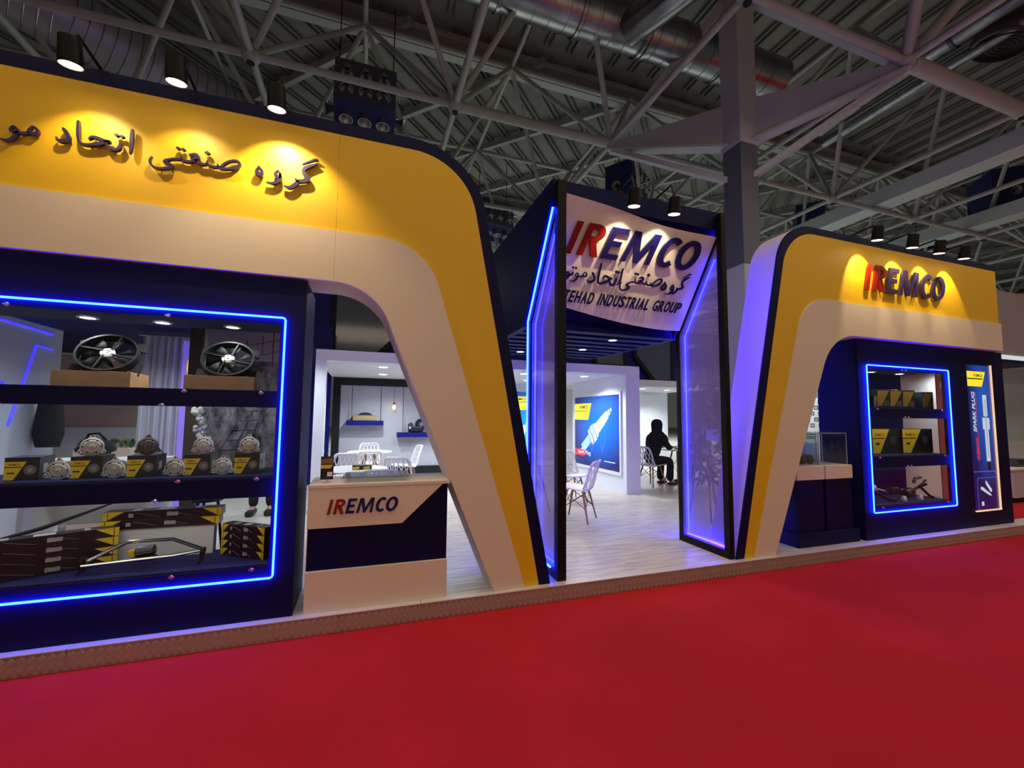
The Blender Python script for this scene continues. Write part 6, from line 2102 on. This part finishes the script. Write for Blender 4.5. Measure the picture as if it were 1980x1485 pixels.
# wall with small square marks, paper roll
lw = thing('wall_marks', 'white wall printed with rows of small black square marks beyond the pedestals', 'wall', (11, 8.0, FZ), world=True, kind='structure')
MB().box(10.3, 11.9, 8.0, 8.1, FZ, 2.6).build('panel', WALLW, lw)
mk = MB()
for r_ in range(7):
    z = 2.28 - 0.155 * r_
    for c_ in range(5):
        x = 10.62 + 0.30 * c_ + (0.15 if r_ % 2 else 0)
        for (x0, x1, z0, z1) in ((x, x + 0.15, z, z + 0.02), (x, x + 0.15, z + 0.08, z + 0.10), (x, x + 0.025, z + 0.02, z + 0.08), (x + 0.125, x + 0.15, z + 0.02, z + 0.08)):
            mk.box(x0, x1, 7.996, 8.0, z0, z1)
        mk.box(x + 0.06, x + 0.09, 7.996, 8.0, z + 0.035, z + 0.065)
mk.build('printed_marks', LIT_K, lw)
ml = MB()
for z in (1.16, 1.10, 1.06):
    ml.box(10.75, 11.05, 7.996, 8.0, z, z + 0.02)
ml.build('printed_lines', LIT_K, lw)
ar_ = area('rear_passage_light', (10.2, 7.0, 2.5), (10.8, 8.0, 1.2), 0.6, 0.3, 26, (0.85, 0.95, 1.0))
rl_ = thing('paper_roll', 'white paper towel roll standing behind the left acrylic box', 'paper roll', (6.15, 4.55, 0.905), world=True)
MB().lathe([(0.02, 0.905), (0.155, 0.905), (0.16, 0.915), (0.16, 1.20), (0.155, 1.21), (0.02, 1.21)], (6.18, 4.60, 0), n=28).build('roll', PAPER, rl_, True)
MB().lathe([(0.021, 0.906), (0.021, 1.213)], (6.18, 4.60, 0), n=14, caps=False).build('core', CARD, rl_)
rs_ = thing('low_cabinet', 'low white cabinet carrying the paper roll behind the pedestals', 'cabinet', (6.15, 4.65, FZ), world=True)
MB().box(5.75, 6.55, 4.42, 4.86, FZ, 0.88).build('body', WALLW, rs_)
MB().box(5.73, 6.57, 4.40, 4.88, 0.88, 0.904).build('top', WALLW, rs_, bevel=0.003)
MB().box(5.77, 6.145, 4.405, 4.42, 0.2, 0.86).build('door', WALLW, rs_)
MB().box(6.155, 6.53, 4.405, 4.42, 0.2, 0.86).build('door', WALLW, rs_)

# ================================================================== neighbouring stand at far right
nw = thing('neighbour_stand', 'grey lilac facade of the neighbouring stand at the right edge', 'stand', (13.5, 6.2, 0), world=True)
LILAC = mat('lilac_grey', (0.34, 0.29, 0.33), 0.6)
MB().box(12.4, 22, 6.2, 6.4, 3.25, 4.95).build('fascia', LILAC, nw)
MB().box(12.4, 22, 6.15, 6.2, 3.10, 3.25).build('light_strip', mat('strip_white', (0.7, 0.8, 0.8), 0.5, emit=(0.75, 0.92, 0.95), strength=0.55), nw)
MB().box(12.4, 22, 7.6, 7.7, 0, 3.25).build('rear_wall', mat('pale_aqua_wall', (0.55, 0.62, 0.62), 0.6), nw)
MB().box(12.4, 22, 6.4, 7.6, 3.2, 3.25).build('ceiling_panel', WALLW, nw)
MB().lathe([(0.30, 0.0), (0.30, 0.05), (0.26, 0.06)], (17.2, 6.2, 4.15), (0, -1, 0), 28).build('round_lamp', mat('round_logo_light', (0.6, 0.8, 0.9), 0.4, emit=(0.55, 0.85, 1.0), strength=1.4), nw)
MB().tube([(12.9, 6.14, 4.72), (14.2, 6.14, 4.78)], 0.05, 8).build('wall_washer', MATS['strip_white'], nw, True)
an = thing('arched_sign', 'arched navy edged niche sign with a red stripe in the neighbouring stand', 'sign', (15.0, 7.3, 1.2), world=True)
ap = [(14.5 + 0.75 * math.cos(t * PI / 16) * -1, 1.95 + 0.55 * math.sin(t * PI / 16)) for t in range(17)]
MB().xz([(13.75, 1.2)] + ap + [(15.25, 1.2)], 7.30, 7.36).build('rim', NAVYC, an)
MB().xz([(13.85, 1.2)] + [(14.5 - 0.65 * math.cos(t * PI / 16), 1.93 + 0.47 * math.sin(t * PI / 16)) for t in range(17)] + [(15.15, 1.2)], 7.28, 7.30).build('face', mat('niche_white', (0.75, 0.70, 0.66), 0.5, emit=(0.9, 0.85, 0.8), strength=0.35), an)
MB().xz([(13.86, 1.98), (15.14, 1.98), (15.14, 2.10), (13.86, 2.10)], 7.27, 7.28).build('red_stripe', mat('niche_red', (0.7, 0.03, 0.02), 0.5, emit=(0.9, 0.05, 0.04), strength=0.5), an)
nc = thing('reception_counter', 'grey white reception counter of the neighbouring stand', 'counter', (12.2, 4.75, 0), world=True)
MB().box(11.75, 14.2, 4.70, 5.3, 0.10, 0.62).build('body', mat('lilac_white', (0.48, 0.44, 0.52), 0.6), nc)
MB().box(11.80, 14.2, 4.75, 5.3, 0.0, 0.10).build('kick_board', MATTBLACK, nc)
MB().box(11.72, 14.2, 4.68, 5.3, 0.62, 0.65).build('top_edge', PAPER, nc)
MB().box(11.75, 14.2, 5.25, 5.35, 0.65, 1.12).build('upstand', mat('pale_grey_panel', (0.42, 0.43, 0.45), 0.6), nc)
MB().box(12.30, 12.75, 4.85, 5.15, 0.66, 0.80).build('shelf_block', DARKSTEEL, nc)
fa = thing('flower_arrangement', 'flower arrangement in white, dark red and green on the neighbouring counter', 'flowers', (12.65, 5.5, 1.12), world=True)
MB().lathe([(0.06, 1.12), (0.10, 1.20), (0.09, 1.30)], (12.65, 5.5, 0), n=16).build('vase', PAPER, fa, True)
MB().box(12.3, 13.0, 5.36, 5.62, 0.0, 1.118).build('stand', PAPER, fa)
for k in range(70):
    a = random.uniform(0, 2 * PI)
    z = random.uniform(1.30, 2.0)
    rr = 0.26 * math.sin((z - 1.2) / 0.9 * PI) * random.uniform(0.5, 1)
    if z < 1.62:
        o = link('leaf', lm, fa)
        o.matrix_basis = Matrix.Translation((12.65 + rr * math.cos(a), 5.5 + rr * math.sin(a), z)) @ Euler((random.uniform(-1, 1), random.uniform(-.6, .6), a)).to_matrix().to_4x4()
    else:
        o = link('bloom', blm if False else (lambda mm_: mm_)(blm), fa)
        o.matrix_basis = Matrix.Translation((12.65 + rr * math.cos(a), 5.5 + rr * math.sin(a), z)) @ Matrix.Scale(1.4, 4)
        o.material_slots[0].link = 'OBJECT'
        o.material_slots[0].material = PETALW if z > 1.85 else PETALR
